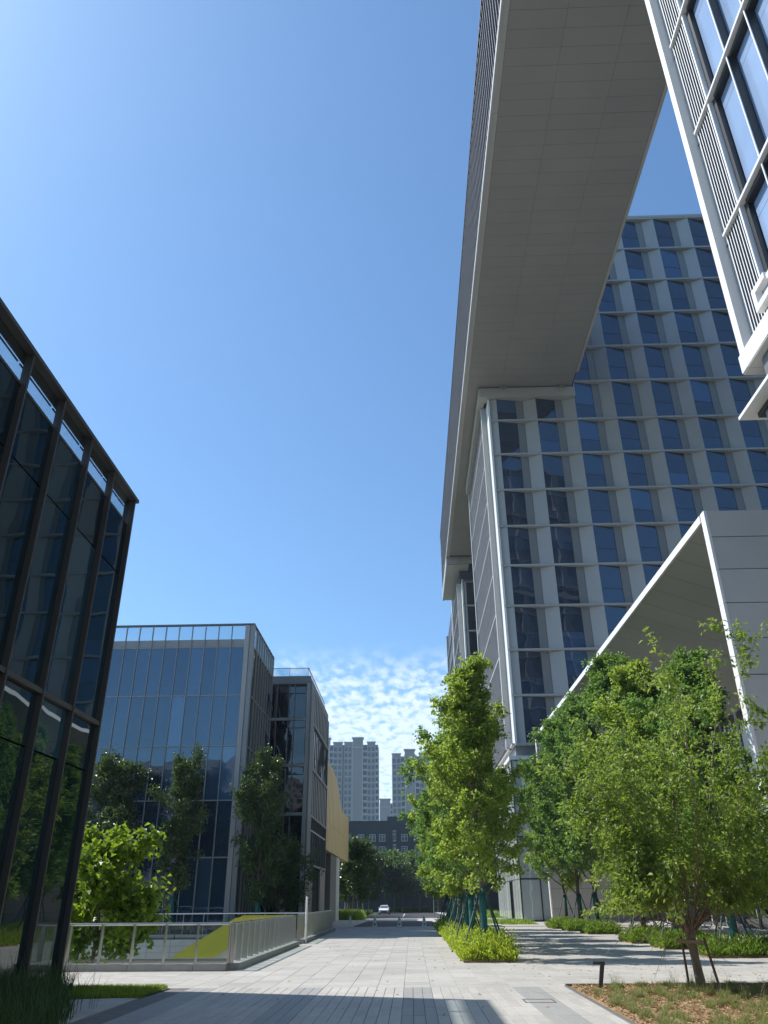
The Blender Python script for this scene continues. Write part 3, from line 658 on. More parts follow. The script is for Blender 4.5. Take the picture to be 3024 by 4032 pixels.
# ------------------------------------------------------------------ near tower overhead on the right
K = 0.49                                                   # drawn at twice its size, set down at its true distance
def kz(z): return 1.7+(z-1.7)*K
def BN(x0,x1,y0,y1,z0,z1): return B(x0*K,x1*K,y0*K,y1*K,kz(z0),kz(z1))
nt_ = emp('office_tower', (30, 0, 15), 'sunlit near tower high on the right with white fins and large panes', 'building')
B(10.66, 20.9, -40, 18.2, 15.7, 56).build('core', 'mull_dark', nt_)
B(20.9, 66, -40, 18.2, 15.7, 84.5).build('core', 'mull_dark', nt_)
BN(20.88, 21.6, 37.95, 38.62, 30.1, 112).build('end_fin', 'white', nt_)
BN(21.55, 22.4, 37.2, 37.94, 31.3, 112).build('recess_panel', 'panel', nt_)
LEV = [39.8+9.8*i for i in range(8)]
for z in LEV: BN(20.9, 22.0, -6, 36.95, z-0.10, z+0.10).build('ledge', 'white', nt_)
for z in LEV: BN(21.5, 21.58, 36.95, 37.9, z-0.03, z+0.03).build('joint', 'frame', nt_)
BN(21.45, 21.55, 34.65, 37.18, 31.3, 112).build('louvre_backing', 'mull_dark', nt_)
ln = two(B(0, 0.30*K, -0.045*K, 0.045*K, 0, 80*K).mesh('louvre', 'fin_shade_grey'), 'white')  # sunward face painted white for sun, sides grey for shade
for i in range(8): inst('louvre', ln, (21.12*K, (36.9-0.32*i)*K, kz(31.3)), nt_)
BN(21.0, 21.5, 34.45, 34.62, 31.3, 112).build('jamb', 'white', nt_)
for z0, z1 in zip([31.3]+[z+0.1 for z in LEV[:-1]], [z-0.1 for z in LEV]):
    BN(21.3, 21.74, 34.05, 34.44, z0, z1).build('window_reveal', 'frame', nt_)
    BN(21.2, 21.74, -6, 34.0, z1-0.30, z1).build('window_reveal', 'frame', nt_)
    yy = [34.0, 31.2, 28.35, 25.5, 22.65, 19.8, 16.95, 14.1, 11.25, 8.4, 5.5]
    for a, b in zip(yy[1:], yy[:-1]):
        BN(21.62, 21.68, a+0.03, b-0.03, z0, z1-1.6).build('pane', 'gl_near', nt_)
        BN(21.62, 21.68, a+0.03, b-0.03, z1-1.56, z1-0.36).build('pane', 'gl_near', nt_)
        BN(20.98, 21.04, a-0.05, a+0.05, z0, z1-0.25).build('mullion', 'white', nt_)
        BN(21.045, 21.62, a-0.05, a+0.05, z0, z1-0.25).build('mullion_blade', 'frame', nt_)
BN(20.72, 21.3, -6, 38.6, 30.1, 31.3).build('base_beam', 'white', nt_)
for i in range(10): BN(20.75, 22.5, 38.55-3.6*(i+1)+0.02, 38.55-3.6*i-0.02 if i else 37.84, 30.0, 30.1).build('soffit_panel', 'soffit_light', nt_)
BN(20.78, 22.5, 37.87, 38.6, 30.0, 30.1).build('soffit_panel', 'soffit_light', nt_)
B(22.5*K, 66, -40, 18.75, kz(29.9), kz(30.2)).build('underside', 'soffit_light', nt_)
# the face turned to the other tower, met as a mirror image in its windows
for k, z in enumerate(LV):
    B(10.7 if k <= 8 else 20.9, 66, 18.2, 18.86, z-0.2, z).build('ledge', 'panel', nt_)
for i in range(12):
    x = 11.4+4.69*i; zt2 = 55.6 if x < 20 else 84.7
    MB().prism([(x,18.84),(x+1.5,18.35),(x+1.5,18.22),(x,18.22)], 15.8, zt2).build('facade_panel', 'panel', nt_)
    MB().prism([(x+1.5,18.35),(x+2.35,18.35),(x+2.35,18.22),(x+1.5,18.22)], 15.8, zt2).build('facade_panel', 'panel_dark', nt_)
B(10.24, 66, 18.0, 18.8, 55.6, 56.6).build('header_beam', 'panel_warm', nt_)
sg = emp('sign_letter', (20.6*K, 34*K, kz(31.7)), 'white box sign letter fixed to the louvres of the near tower', 'sign')
def stroke(y0, y1, z0, z1): BN(20.55, 20.95, min(y0,y1), max(y0,y1), z0, z1).build('stroke', 'white', sg)
stroke(35.08, 33.40, 32.93, 33.30); stroke(35.08, 34.68, 31.76, 32.93); stroke(34.68, 31.9, 31.76, 32.12); stroke(33.40, 33.05, 30.95, 31.76); stroke(33.2, 31.9, 32.6, 32.93)
po = emp('lobby', (20, 8, 0), 'bright glass lobby block under the near tower at the right edge', 'lobby')
B(19.8*K, 30, -20, 38.6*K, kz(26.75), kz(26.95)).build('eave', 'white', po)
B(20.6*K, 30, -20, 37.9*K, kz(26.45), kz(26.75)).build('eave_trim', 'frame', po)
for i in range(12):
    for z0, z1 in ((0.05, 3.3), (3.36, 6.75), (6.81, 10.15), (10.21, kz(26.45))): BN(20.85, 20.95, 36.9-2.4*(i+1)+0.03, 36.9-2.4*i-0.03, 1.7+(z0-1.7)/K, 1.7+(z1-1.7)/K).build('pane', 'gl_podium', po)
B(20.75*K, 20.98*K, 36.95*K, 37.3*K, 0, kz(26.45)).build('corner_mullion', 'mull', po)
B(21.0*K, 30, -19, 37.2*K, -0.01, kz(26.4)).build('core', 'stone', po)
B(21.2*K, 30, -19, 37.0*K, kz(26.95), kz(29.9)).build('neck', 'mull_dark', po)

# ------------------------------------------------------------------ entrance canopy
cn = emp('entrance_canopy', (18, 48, 0), 'folded grey entrance canopy with white edges standing in front of the tower', 'canopy')
KX, KZ, KN, KF = 11.42, 14.84, 26.45, 71.1
jz = [14.82] + [13.72-1.30*i for i in range(11)]
B(KX+0.06, 34, KN+0.04, KN+0.42, 0, 14.7).build('near_wall_core', 'frame', cn)
for z1, z0 in zip(jz, jz[1:]+[0.0]):
    z0 = max(z0, 0)
    if z1-z0 > 0.1:
        for a, b in ((KX+0.05, 17.4), (17.4, 23.4), (23.4, 29.4)): B(a, b-0.02 if a > 12 else b-0.004, KN, KN+0.05, z0+0.032, z1).build('wall_panel', 'canopy', cn)
for z1, z0 in zip(jz, jz[1:]+[0.0]):
    if z1-max(z0,0) > 0.1: B(KX-0.06, KX+0.045, KN-0.02, KN+0.36, max(z0,0)+0.008, z1+0.02-0.008 if z1 > 14 else z1-0.008).build('edge_trim', 'white', cn)
B(KX+0.06, 34, KN+0.44, KF, 14.62, 14.8).build('roof', 'panel', cn)
ny = 25; st2 = (KF-KN-0.44)/ny; kf = 0.365
for j in range(ny):
    a, b = KN+0.44+j*st2, KN+0.44+(j+1)*st2
    MB().ext([(KX+0.05,a+0.012,14.56),(KX+0.05,b-0.012,14.56),(25,b-0.012,14.56-(25-KX)*kf),(25,a+0.012,14.56-(25-KX)*kf)], (0,0,0.05)).build('soffit_panel', 'soffit_light', cn)
    B(KX-0.06, KX+0.045, a+0.005, b-0.005, 14.54, 14.84).build('edge_trim', 'white', cn)
MB().ext([(KX+0.06,KN+0.45,14.62),(KX+0.06,KF,14.62),(25,KF,14.70-(25-KX)*kf),(25,KN+0.45,14.70-(25-KX)*kf)], (0,0,0.03)).build('soffit_backing', 'frame', cn)
B(KX+0.05, 25, KF+0.05, KF+0.4, 0, 14.5).build('far_wall_core', 'frame', cn)
for j in range(10):
    z0, z1 = 0.98+1.47*(j-1), 0.98+1.47*j
    for a, b in ((KX+0.06, 17.95), (18.0, 25)): B(a, b-0.02, KF, KF+0.05, max(z0,0)+0.01, z1-0.01).build('wall_panel', 'panel_warm', cn)
B(KX-0.05, KX+0.05, KF-0.03, KF+0.4, 0, 14.6).build('edge_trim', 'white', cn)
B(18.6, 19.6, 30, 70.9, -0.02, 0.10).build('step', 'concrete', cn)
for i in range(17):
    y = 29.5+2.5*i
    B(19.4, 19.5, y-0.05, y+0.05, 0.1, 11.6).build('mullion', 'white' if i % 2 else 'mull', cn)
    B(19.5, 19.55, y+0.06, y+2.44, 0.12, 3.0).build('entrance_pane', 'gl_dark', cn)
    B(19.5, 19.55, y+0.06, y+2.44, 3.06, 11.5).build('entrance_pane', 'gl_dark', cn)

# ------------------------------------------------------------------ far grey building and apartment towers
fb = emp('grey_building', (-5, 206, -1), 'dark grey flat-roofed building with small windows beyond the road trees', 'building')
B(-40, -5.6, 200, 214, -1, 18.7).build('wall', 'grey_bldg', fb); B(-5.6, 20, 199.8, 214, -1, 19.6).build('wall', 'grey_bldg', fb)
wf = MB(); 
for a in ((-0.75,0.75,0,0.10),(-0.75,0.75,1.5,1.6),(-0.75,-0.65,0.1,1.5),(0.65,0.75,0.1,1.5),(-0.05,0.05,0.1,1.5),(-0.65,-0.05,1.0,1.07),(0.05,0.65,1.0,1.07)): wf.box(a[0],a[1],-0.08,0.05,a[2],a[3])
wfm = wf.mesh('window', 'line'); wgm = B(-0.65, 0.65, 0, 0.04, 0.1, 1.5).mesh('pane', 'resi_win')
wlist = [(x, z) for z in (14.25, 11.55, 8.85, 6.1) for x in (-14.9,-11.95,-9.2,-6.85)] + [(x, z) for z in (14.25, 11.55, 8.85, 6.1) for x in (-1.5,1.6,4.6)]
for x, z in wlist:
    yq = 200 if x < -5.6 else 199.8
    o = inst('window', wfm, (x, yq-0.01, z), fb); inst('pane', wgm, (x, yq-0.02, z), o)
for z in (14.25, 11.2):
    o = inst('window', wfm, (-3.9, 199.79, z), fb); o.scale = (0.5, 1, 1.5); inst('pane', wgm, (-3.9, 199.78, z), o)
B(-40.1, -5.65, 199.9, 214, 18.7, 18.9).build('coping', 'frame', fb); B(-5.6, 20, 199.7, 214, 19.6, 19.8).build('coping', 'frame', fb)

def apartment(x0, x1, y, z, label, bays, tall, nfl=25, base=-3):
    """bays: list of (kind, x0, x1): w window bay, b balcony bay, p plain tall pier, r recess"""
    a = emp('apartment_tower', ((x0+x1)/2, y+8, base), label, 'apartment tower', 'apartment towers on the skyline')
    B(x0+0.3, x1-0.3, y+1.2, y+16, base, z-1.0).build('core', 'resi', a)
    fh = (z-2-base)/nfl
    win = MB(); trims = MB(); balc = MB()
    for kd, p, q in bays:
        if kd == 'w':
            B(p, q, y, y+1.3, base, z).build('bay', 'resi', a)
            n = max(1, round((q-p)/2.4)); cw = (q-p)/n
            for f in range(nfl):
                zz = base+f*fh
                for c in range(n): win.box(p+c*cw+0.45, p+(c+1)*cw-0.45, y-0.04, y+0.02, zz+0.8, zz+fh-0.55)
                trims.box(p+0.15, q-0.15, y-0.12, y-0.05, zz+0.1, zz+0.45)
            for c in range(n+1): trims.box(p+c*cw-0.14, p+c*cw+0.14, y-0.30, y-0.04, base, z-1.6)
            B(p-0.3, q+0.3, y-0.4, y+1.4, z, z+0.5).build('cornice', 'resi2', a)
        elif kd == 'b':
            for f in range(nfl):
                zz = base+f*fh
                win.box(p+0.2, q-0.2, y+1.1, y+1.18, zz+0.3, zz+fh-0.35)
                balc.box(p, q, y-0.2, y+1.1, zz-0.12, zz+0.12); balc.box(p, q, y-0.2, y-0.08, zz+0.12, zz+0.95)
        elif kd == 'p':
            B(p, q, y-0.5, y+3, base, z+tall).build('pier', 'resi', a)
            trims.box(p-0.25, p+0.3, y-0.75, y-0.5, base, z+tall-2.4); trims.box(q-0.3, q+0.25, y-0.75, y-0.5, base, z+tall-2.4)
            B(p-0.5, q+0.5, y-1.0, y+3.4, z+tall, z+tall+0.55).build('cornice', 'resi2', a)
            trims.box(p-0.35, q+0.35, y-0.85, y-0.5, z+tall-5.2, z+tall-4.6)
        else: pass
    for mbq, nm, mt in ((win, 'windows_joined', 'resi_win'), (trims, 'trim', 'resi2'), (balc, 'balcony', 'resi2')):
        if mbq.v:
            o = mbq.build('window_band' if nm == 'windows_joined' else nm, mt, a); o['kind'] = 'stuff'
    return a
RY = 430; k_ = RY/400
def X(v): return v*k_
Z1 = 1.7+(73.1-1.7)*k_
apartment(X(-46), X(-15.4), RY, Z1, 'broad pale apartment tower on the left of the skyline gap with raised central pier',
          [('p',X(-43.5),X(-40.0)),('b',X(-40),X(-38.2)),('w',X(-38.2),X(-33.6)),('r',X(-33.6),X(-32.6)),('w',X(-32.6),X(-28.7)),('p',X(-28.3),X(-23.3)),('b',X(-23.2),X(-21.0)),('w',X(-21.0),X(-17.0)),('b',X(-17.0),X(-15.5))], 2.2)
Z2 = 1.7+(67.2-1.7)*k_
apartment(X(-8.5), X(16), RY, Z2, 'lower pale apartment tower right of the skyline gap beside the maple',
          [('w',X(-8.5),X(-4.2)),('b',X(-4.2),X(-2.3)),('p',X(-2.2),X(2.8)),('b',X(2.9),X(5.0)),('w',X(5.0),X(9.4)),('p',X(10),X(14))], 2.0, 23)
apartment(-21.0, -10.0, 560, 62, 'small distant apartment tower between the two nearer ones', [('p',-20.6,-13.6),('b',-13.4,-11.6)], 1.4, 18)

# office block behind the viewpoint: only ever met as a mirror image in the glass
ob = emp('office_block', (-25, -48, 0), 'pale office block standing behind the viewpoint mirrored in the blue glass', 'building')
B(-75, -14, -56, -44, 0, 24).build('wall', 'panel_warm', ob)
B(-12, 2, -52, -40, 0, 30).build('wing', 'panel_warm', ob)
for k in range(6):
    for i in range(14): B(-73+4.2*i, -70.4+4.2*i, -43.98, -43.9, 1+3.8*k, 3.6+3.8*k).build('window', 'gl_dark', ob)
# ------------------------------------------------------------------ vegetation builders
def leafblades(P, D, Nn, L, Wd, fold=0.25):
    """kite-shaped folded leaves: positions, along-direction, normal, length, width arrays"""
    D = D/np.linalg.norm(D, axis=1, keepdims=True)
    Sd = np.cross(D, Nn); Sd /= np.maximum(np.linalg.norm(Sd, axis=1, keepdims=True), 1e-6)
    Nn = np.cross(Sd, D); L = L[:,None]; Wd = Wd[:,None]
    b = P; t = P + D*L - Nn*L*0.12; l = P + D*L*0.45 + Sd*Wd*0.5 + Nn*Wd*fold; r = P + D*L*0.45 - Sd*Wd*0.5 + Nn*Wd*fold
    V = np.stack([b, r, t, l], 1).reshape(-1, 3); n = len(P)
    i = np.arange(n)[:,None]*4
    return V, np.concatenate([i+np.array([[0,1,2]]), i+np.array([[0,2,3]])], 1).reshape(-1, 3)

def rdir(r): 
    v = Vector((r.gauss(0,1), r.gauss(0,1), r.gauss(0,1))); return v.normalized()
def limb(p, d, L, r, n=4, curve=0.0, wob=0.12):
    pts = [p.copy()]; d = d.normalized()
    for i in range(n):
        d = (d + Vector((0,0,curve)) + rdir(r)*wob).normalized(); pts.append(pts[-1] + d*(L/n))
    return pts
def along(pts, t):
    k = t*(len(pts)-1); i = min(int(k), len(pts)-2); return pts[i].lerp(pts[i+1], k-i), (pts[i+1]-pts[i]).normalized()

def grow(seed, H, tb, R, prof, n1, n2, n3, el, nl, ls, lw, rt, lead=1, lean=(0,0), leafmatn='lf_row', barkm='bark', droop=0.2, spread=0.13, trunk_top=0.93, asp=0.8, first=None, base_el=None):
    """returns (trunk mesh, crown mesh). tb crown base, R crown radius, prof(u) 0..1 reach"""
    r = random.Random(seed); nr = np.random.default_rng(seed)
    wood = MB()
    tp = [Vector((0,0,-0.1))]; 
    for i in range(1, 9):
        u = i/8; tp.append(Vector((lean[0]*u + r.gauss(0,0.03)*H*0.08, lean[1]*u + r.gauss(0,0.03)*H*0.08, H*trunk_top*u)))
    rad = [rt*1.25] + [max(rt*(1-0.9*i/8), 0.012) for i in range(1, 9)]
    wood.tube(tp, rad, 8)
    tw = []
    for i in range(n1):
        u = (i+0.5)/n1; h = tb*0.85 + (H*0.9-tb*0.85)*u**0.9
        p, _ = along(tp, min(h/(H*trunk_top), 0.995)); az = i*2.39996 + r.uniform(-0.5,0.5)
        Lr = R*prof(u)*r.choice((0.55, 0.75, 0.9, 1.0, 1.1, 1.3))*r.uniform(0.9, 1.08)
        e = math.radians(el + (base_el or 0)*(1-u) + r.gauss(0, 7))
        d = Vector((math.cos(az)*math.cos(e), math.sin(az)*math.cos(e), math.sin(e)))
        L = Lr/max(math.cos(e), 0.35)
        L = min(L, (H*1.0 - p.z)/max(math.sin(e), 0.2)*1.02 + 0.1)
        lp = limb(p, d, L, r, 5, 0.05, 0.07)
        wr = max(rt*0.36*(1-0.6*u), 0.012)
        wood.tube(lp, [wr, wr*0.8, wr*0.62, wr*0.45, wr*0.3, 0.006], 5, False)
        for j in range(n2):
            t = 0.18 + 0.82*(j+r.random()*0.8)/n2
            q, qd = along(lp, min(t, 1))
            sdv = (qd*0.75 + rdir(r)*0.8 + Vector((0,0,0.12))).normalized()
            L2 = (0.42*L*(1.08-t) + 0.28*R/2)*r.uniform(0.6, 1.15)
            sp = limb(q, sdv, L2, r, 3, 0.02, 0.12)
            wood.tube(sp, [wr*0.34, wr*0.26, wr*0.18, 0.004], 3, False)
            for k in range(n3):
                t3 = (k+r.random())/n3
                a, ad = along(sp, 0.15+0.85*t3)
                L3 = r.uniform(0.16, 0.42)*R/2
                e3 = a + (ad*0.6 + rdir(r)*0.9).normalized()*L3
                wood.tube([a, e3], [0.006, 0.002], 3, False); tw.append((a, e3))
        e_, ed = lp[-1], (lp[-1]-lp[-2]).normalized(); tw.append((lp[-2], e_)); tw.append((e_, e_+ed*0.25)); tw.append((lp[-3], lp[-2]))
    A = np.array([t[0] for t in tw]); E_ = np.array([t[1] for t in tw]); n = len(tw)
    idx = nr.integers(0, n, nl); t = nr.uniform(0.0, 1.08, nl)[:,None]
    P = A[idx] + (E_[idx]-A[idx])*t + nr.normal(0, spread, (nl, 3))
    dirs = (E_[idx]-A[idx]); dirs /= np.linalg.norm(dirs, axis=1, keepdims=True)+1e-6
    Dv = dirs*0.5 + nr.normal(0, 0.6, (nl,3)); Dv[:,2] -= droop
    Nn = nr.normal(0, 0.55, (nl,3)); Nn[:,2] += 0.8
    sz = nr.uniform(0.7, 1.25, nl)
    V, Fc = leafblades(P, Dv, Nn, ls*sz, lw*sz)
    tm = wood.mesh('trunk', barkm, True)
    return tm, npmesh('crown', V, Fc, leafmatn)

wrapm = MB().tube([(0,0,0.05),(0,0,0.7),(0,0,1.4),(0,0,2.02)], [0.125,0.118,0.112,0.105], 12).mesh('trunk_wrap', 'teal', True)
tie = MB().lathe([(0.15,0),(0.155,0.03),(0.15,0.08)], n=12).mesh('tie_band', 'pole')
polem = MB().tube([(0.11,0,1.97),(1.0,0,0.0)], [0.028,0.032], 6).mesh('support_pole', 'pole')
def tree(name, tm, cm, loc, label, group, cat='tree', rz=0, sc=(1,1,1), staked=True):
    t = emp(name, loc, label, cat, group)
    for nm, me in (('trunk', tm), ('crown', cm)):
        o = inst(nm, me, loc, t, rz); o.scale = sc
    if staked:
        inst('trunk_wrap', wrapm, loc, t); inst('tie_band', tie, Vector(loc)+Vector((0,0,1.86)), t)
        for k in range(4): inst('support_pole', polem, loc, t, rz*0+0.6+k*PI/2)
    return t

# maples: narrow, several leaders, ragged top
pm_ = lambda u: (0.85+0.8*u if u < 0.25 else 1.05-0.90*((u-0.25)/0.75)**1.15)
pmA = lambda u: (0.9+0.6*u if u < 0.25 else 1.05-0.86*((u-0.25)/0.75)**0.9)
mA = grow(11, 10.2, 1.7, 1.75, pmA, 40, 6, 4, 46, 23000, 0.115, 0.10, 0.10, leafmatn='lf_maple', droop=0.25, spread=0.075, barkm='bark', lean=(-0.15,0.1))
mB = grow(23, 11.4, 1.7, 2.4, pm_, 38, 6, 4, 42, 27000, 0.135, 0.115, 0.11, leafmatn='lf_row', droop=0.25, spread=0.085)
mC = grow(37, 10.6, 1.7, 2.3, pm_, 36, 6, 4, 42, 22000, 0.14, 0.12, 0.11, leafmatn='lf_maple', droop=0.25, spread=0.085)
ordn = ['first', 'second', 'third', 'fourth', 'fifth', 'sixth', 'seventh']
MX = 2.3
for i, y in enumerate((28.2, 32.8, 37.1, 41.6, 46.1, 50.6, 55.2)):
    lab = ('tall staked maple with teal wrapped trunk at the near end of the middle row' if i == 0 else
           '%s maple from the near end of the middle row, teal wrapped trunk and green poles' % ordn[i])
    m = mA if i == 0 else (mC, mB)[i % 2]
    s_ = 1.0 if i == 0 else random.uniform(0.80, 0.90)
    tree('maple_tree', m[0], m[1], (MX + (0 if i == 0 else random.uniform(-0.06, 0.06)), y, 0), lab, 'staked maples of the middle row', rz=0 if i == 0 else 1.3*i, sc=(1.0 if i == 0 else 0.9, 1.0 if i == 0 else 0.9, s_))
for i, (x, y) in enumerate(((10.6, 29.3), (10.1, 34.0), (10.1, 38.5), (10.4, 49.4), (10.4, 53.9), (10.3, 58.4))):
    lab = ['staked maple of the right row standing behind the near multi-stemmed tree, right of it', 'staked maple of the right row hidden straight behind the near multi-stemmed tree',
           'staked maple of the right row left of the near multi-stemmed trunk', 'right trunk of the three staked maples before the beige canopy wall',
           'middle trunk of the three staked maples before the beige canopy wall', 'left trunk of the three staked maples before the beige canopy wall'][i]
    m = (mB, mC)[i % 2] if i < 3 else (mB, mB, mC)[i-3]
    s_ = (0.92, 1.10, 1.14, 1.20, 1.16, 1.12)[i]
    tree('maple_tree', m[0], m[1], (x, y, 0), lab, 'staked maples of the right row', rz=0.7+2.1*i, sc=(max(s_*0.98, 1.0), max(s_*0.98, 1.0), s_))

# near multi-stemmed tree in the mulch bed
def near_tree():
    r = random.Random(5); nr = np.random.default_rng(5); wood = MB()
    trunk = MB(); trunk.tube([(0.02,0,-0.05),(0.0,0,0.12),(-0.03,0,0.55),(-0.05,0.02,0.9),(-0.04,0.02,1.1),(-0.02,0.02,1.26)], [0.125,0.10,0.085,0.095,0.12,0.10], 12)
    for i in range(34):
        az = i*2.39996+0.4; e = math.radians(r.uniform(26, 72) if i > 6 else r.uniform(14, 32)); L = r.uniform(4.6, 6.4)*(0.62 if e < 0.75 else 1.0)*(1.0 + 0.22*math.cos(az) - (0.12 if math.cos(az) < 0 else 0.0))
        if i <= 6: L *= 0.7
        d = Vector((math.cos(az)*math.cos(e), math.sin(az)*math.cos(e), math.sin(e)))
        p = Vector((-0.04+0.05*math.cos(az), 0.02+0.05*math.sin(az), r.uniform(0.95, 1.2)))
        lp = limb(p, d, L, r, 8, 0.045, 0.06); wr = r.uniform(0.015, 0.029)
        trunk.tube(lp, [wr*(1-0.11*k) for k in range(9)], 6, False)
        tw = []
        for j in range(13):
            t = 0.10+0.90*(j+r.random()*0.7)/13; q, qd = along(lp, min(t,1))
            L2 = r.uniform(0.6, 1.5)*(1.1-0.2*t); sd_ = (qd*0.6+rdir(r)*0.95).normalized(); sp = limb(q, sd_, L2, r, 3, -0.05, 0.14)
            trunk.tube(sp, [0.010, 0.008, 0.006, 0.003], 3, False); wood.v += [] ; near_tw.append(sp)
        near_tw.append(lp[3:7])
    P = []; D = []
    for sp in near_tw:
        for k in range(84):
            q, qd = along(sp, r.random()); P.append(q + rdir(r)*r.uniform(0.01, 0.22)); D.append(qd*0.5+rdir(r)*0.8+Vector((0,0,-0.3)))
    P = np.array(P); D = np.array(D); rr = np.hypot(P[:,0], P[:,1]); kp = (P[:,2] > 1.55 - 0.12*rr) & (P[:,2] < 7.3) & ((P[:,2] > 2.4) | (rr > 1.0) | (nr.random(len(P)) < 0.35)) & (nr.random(len(P)) < np.clip(0.55+0.25*rr, 0, 1)); P = P[kp]; D = D[kp]; n = len(P); Nn = nr.normal(0, 0.5, (n,3)); Nn[:,2] += 0.85; sz = nr.uniform(0.65, 1.25, n)
    V, Fc = leafblades(P, D, Nn, 0.118*sz, 0.068*sz, 0.22)
    return trunk.mesh('trunk', 'bark_light', True), npmesh('crown', V, Fc, 'lf_near')
near_tw = []
tm, cm = near_tree()
NT = (5.93, 18.78, 0.03)
tree('cherry_tree', tm, cm, NT, 'near leafy multi-stemmed tree with short thick trunk standing in the brown mulch bed', None, staked=False)
sk = emp('tree_stake', (5.8, 18.78, 0), 'wooden stake frame with crossbar tied against the near tree trunk', 'tree stake')
MB().tube([(5.86,19.35,-0.1),(5.66,18.72,0.97)], [0.027,0.025], 8).build('stake', 'wood', sk)
MB().tube([(6.06,17.95,-0.1),(6.10,18.62,0.95)], [0.030,0.027], 8).build('stake', 'wood', sk)
MB().tube([(5.52,18.66,0.905),(6.10,18.60,0.855)], [0.038,0.036], 10).build('crossbar', 'wood_pale', sk)

# left-hand trees
pd = lambda u: (0.6+1.1*u if u < 0.35 else 1.0-0.72*((u-0.35)/0.65)**1.6)
dA = grow(51, 9.4, 1.6, 1.75, pd, 30, 6, 4, 50, 15000, 0.17, 0.12, 0.10, leafmatn='lf_dark', droop=0.45, spread=0.13)
dB = grow(57, 9.4, 1.6, 1.35, pd, 28, 6, 4, 56, 11000, 0.17, 0.12, 0.10, leafmatn='lf_dark', droop=0.45, spread=0.13)
tree('camphor_tree', dA[0], dA[1], (-17.0, 46.1, 0), 'broad dark glossy tree before the blue glass block, behind the bright green tree', 'dark trees before the blue glass building', staked=False, sc=(1.05,1.05,1))
tree('camphor_tree', dB[0], dB[1], (-12.95, 46.1, 0), 'slender dark glossy tree standing alone before the middle of the blue glass block', 'dark trees before the blue glass building', rz=1.0, sc=(0.95,0.95,1))
tree('camphor_tree', dA[0], dA[1], (-8.4, 46.6, 0), 'dark tree before the right corner of the blue glass block beside the round shrub', 'dark trees before the blue glass building', rz=2.2, sc=(0.95,0.95,1))
pb_ = lambda u: (0.85+0.6*u if u < 0.3 else 1.03-0.65*((u-0.3)/0.7)**1.5)
yT = grow(63, 8.4, 4.2, 1.65, pb_, 17, 6, 4, 30, 7000, 0.21, 0.18, 0.13, leafmatn='lf_bright', barkm='bark', droop=0.45, spread=0.17)
tree('plane_tree', yT[0], yT[1], (-10.45, 28.6, -4.2), 'bright yellow-green broadleaf tree growing up out of the sunken court', None, rz=0.5, staked=False)
ps = lambda u: (0.9+0.5*u if u < 0.3 else 1.05-0.45*((u-0.3)/0.7)**2)
sT = grow(71, 4.4, 0.7, 2.15, ps, 26, 6, 5, 34, 9500, 0.15, 0.10, 0.13, leafmatn='lf_dark', droop=0.1, spread=0.12, trunk_top=0.7)
tree('osmanthus_tree', sT[0], sT[1], (-8.1, 52.0, 0), 'low round dark multi-stemmed shrub tree before the grey framed building', None, staked=False)

# trees along the far road
pf = lambda u: (0.8+0.7*u if u < 0.3 else 1.03-0.6*((u-0.3)/0.7)**1.6)
fA = grow(81, 9.0, 2.4, 3.0, pf, 22, 5, 4, 40, 4200, 0.42, 0.36, 0.16, leafmatn='lf_far', spread=0.22)
fB = grow(87, 10.0, 2.6, 3.2, pf, 22, 5, 4, 42, 4200, 0.45, 0.38, 0.16, leafmatn='lf_far', spread=0.22)
fD = grow(91, 8.4, 2.0, 2.9, pf, 22, 5, 4, 40, 5200, 0.36, 0.3, 0.15, leafmatn='lf_dark', spread=0.2)
far = [(fD,-7.2,106,1.0,'dark leafy tree at the left roadside, nearest the gold building'),(fD,-8.6,116,1.05,'second dark tree of the left roadside row'),(fD,-9.0,126,1.05,'third dark tree of the left roadside row'),(fD,-8.4,134,1.05,'fourth dark tree of the left roadside row, behind the white car'),(fD,-12.5,110,1.0,'dark tree partly hidden behind the corner of the gold building'),
       (fB,-5.6,188,1.18,'green tree at the road end straight above the white car'),(fA,-2.0,190,1.22,'light green tree in the middle of the road end'),(fB,1.8,186,1.16,'light green tree at the right of the road end'),(fA,5.4,178,1.2,'green tree at the road end next to the maple row'),(fB,9.5,168,1.0,'green tree at the far right of the road end'),
       (fA,6.6,120,0.9,'roadside tree on the right verge behind the maple row'),(fB,6.9,136,0.9,'farther roadside tree on the right verge behind the maple row'),(fB,-10.5,186,1.2,'green tree at the road end behind the left roadside row'),(fA,-15,176,1.1,'green tree beyond the gold building'),(fD,-12.2,157,1.1,'fifth dark tree of the left roadside row, beyond the white car'),(fD,-8.6,172,1.2,'farthest dark tree of the left roadside row'),(fB,-3.9,194,1.0,'low bushy tree filling the gap behind the road end grass, left of centre'),(fA,0.1,194,1.0,'low bushy tree filling the gap behind the road end grass, right of centre'),(fB,8.4,186,1.2,'tall green tree at the road end above the teal trunks')]
for i, (m, x, y, s_, lab) in enumerate(far):
    tree('roadside_tree', m[0], m[1], (x, y, gz(y)), lab, 'trees along the far road', rz=1.7*i, sc=(s_*1.15,s_*1.15,s_), staked=False)

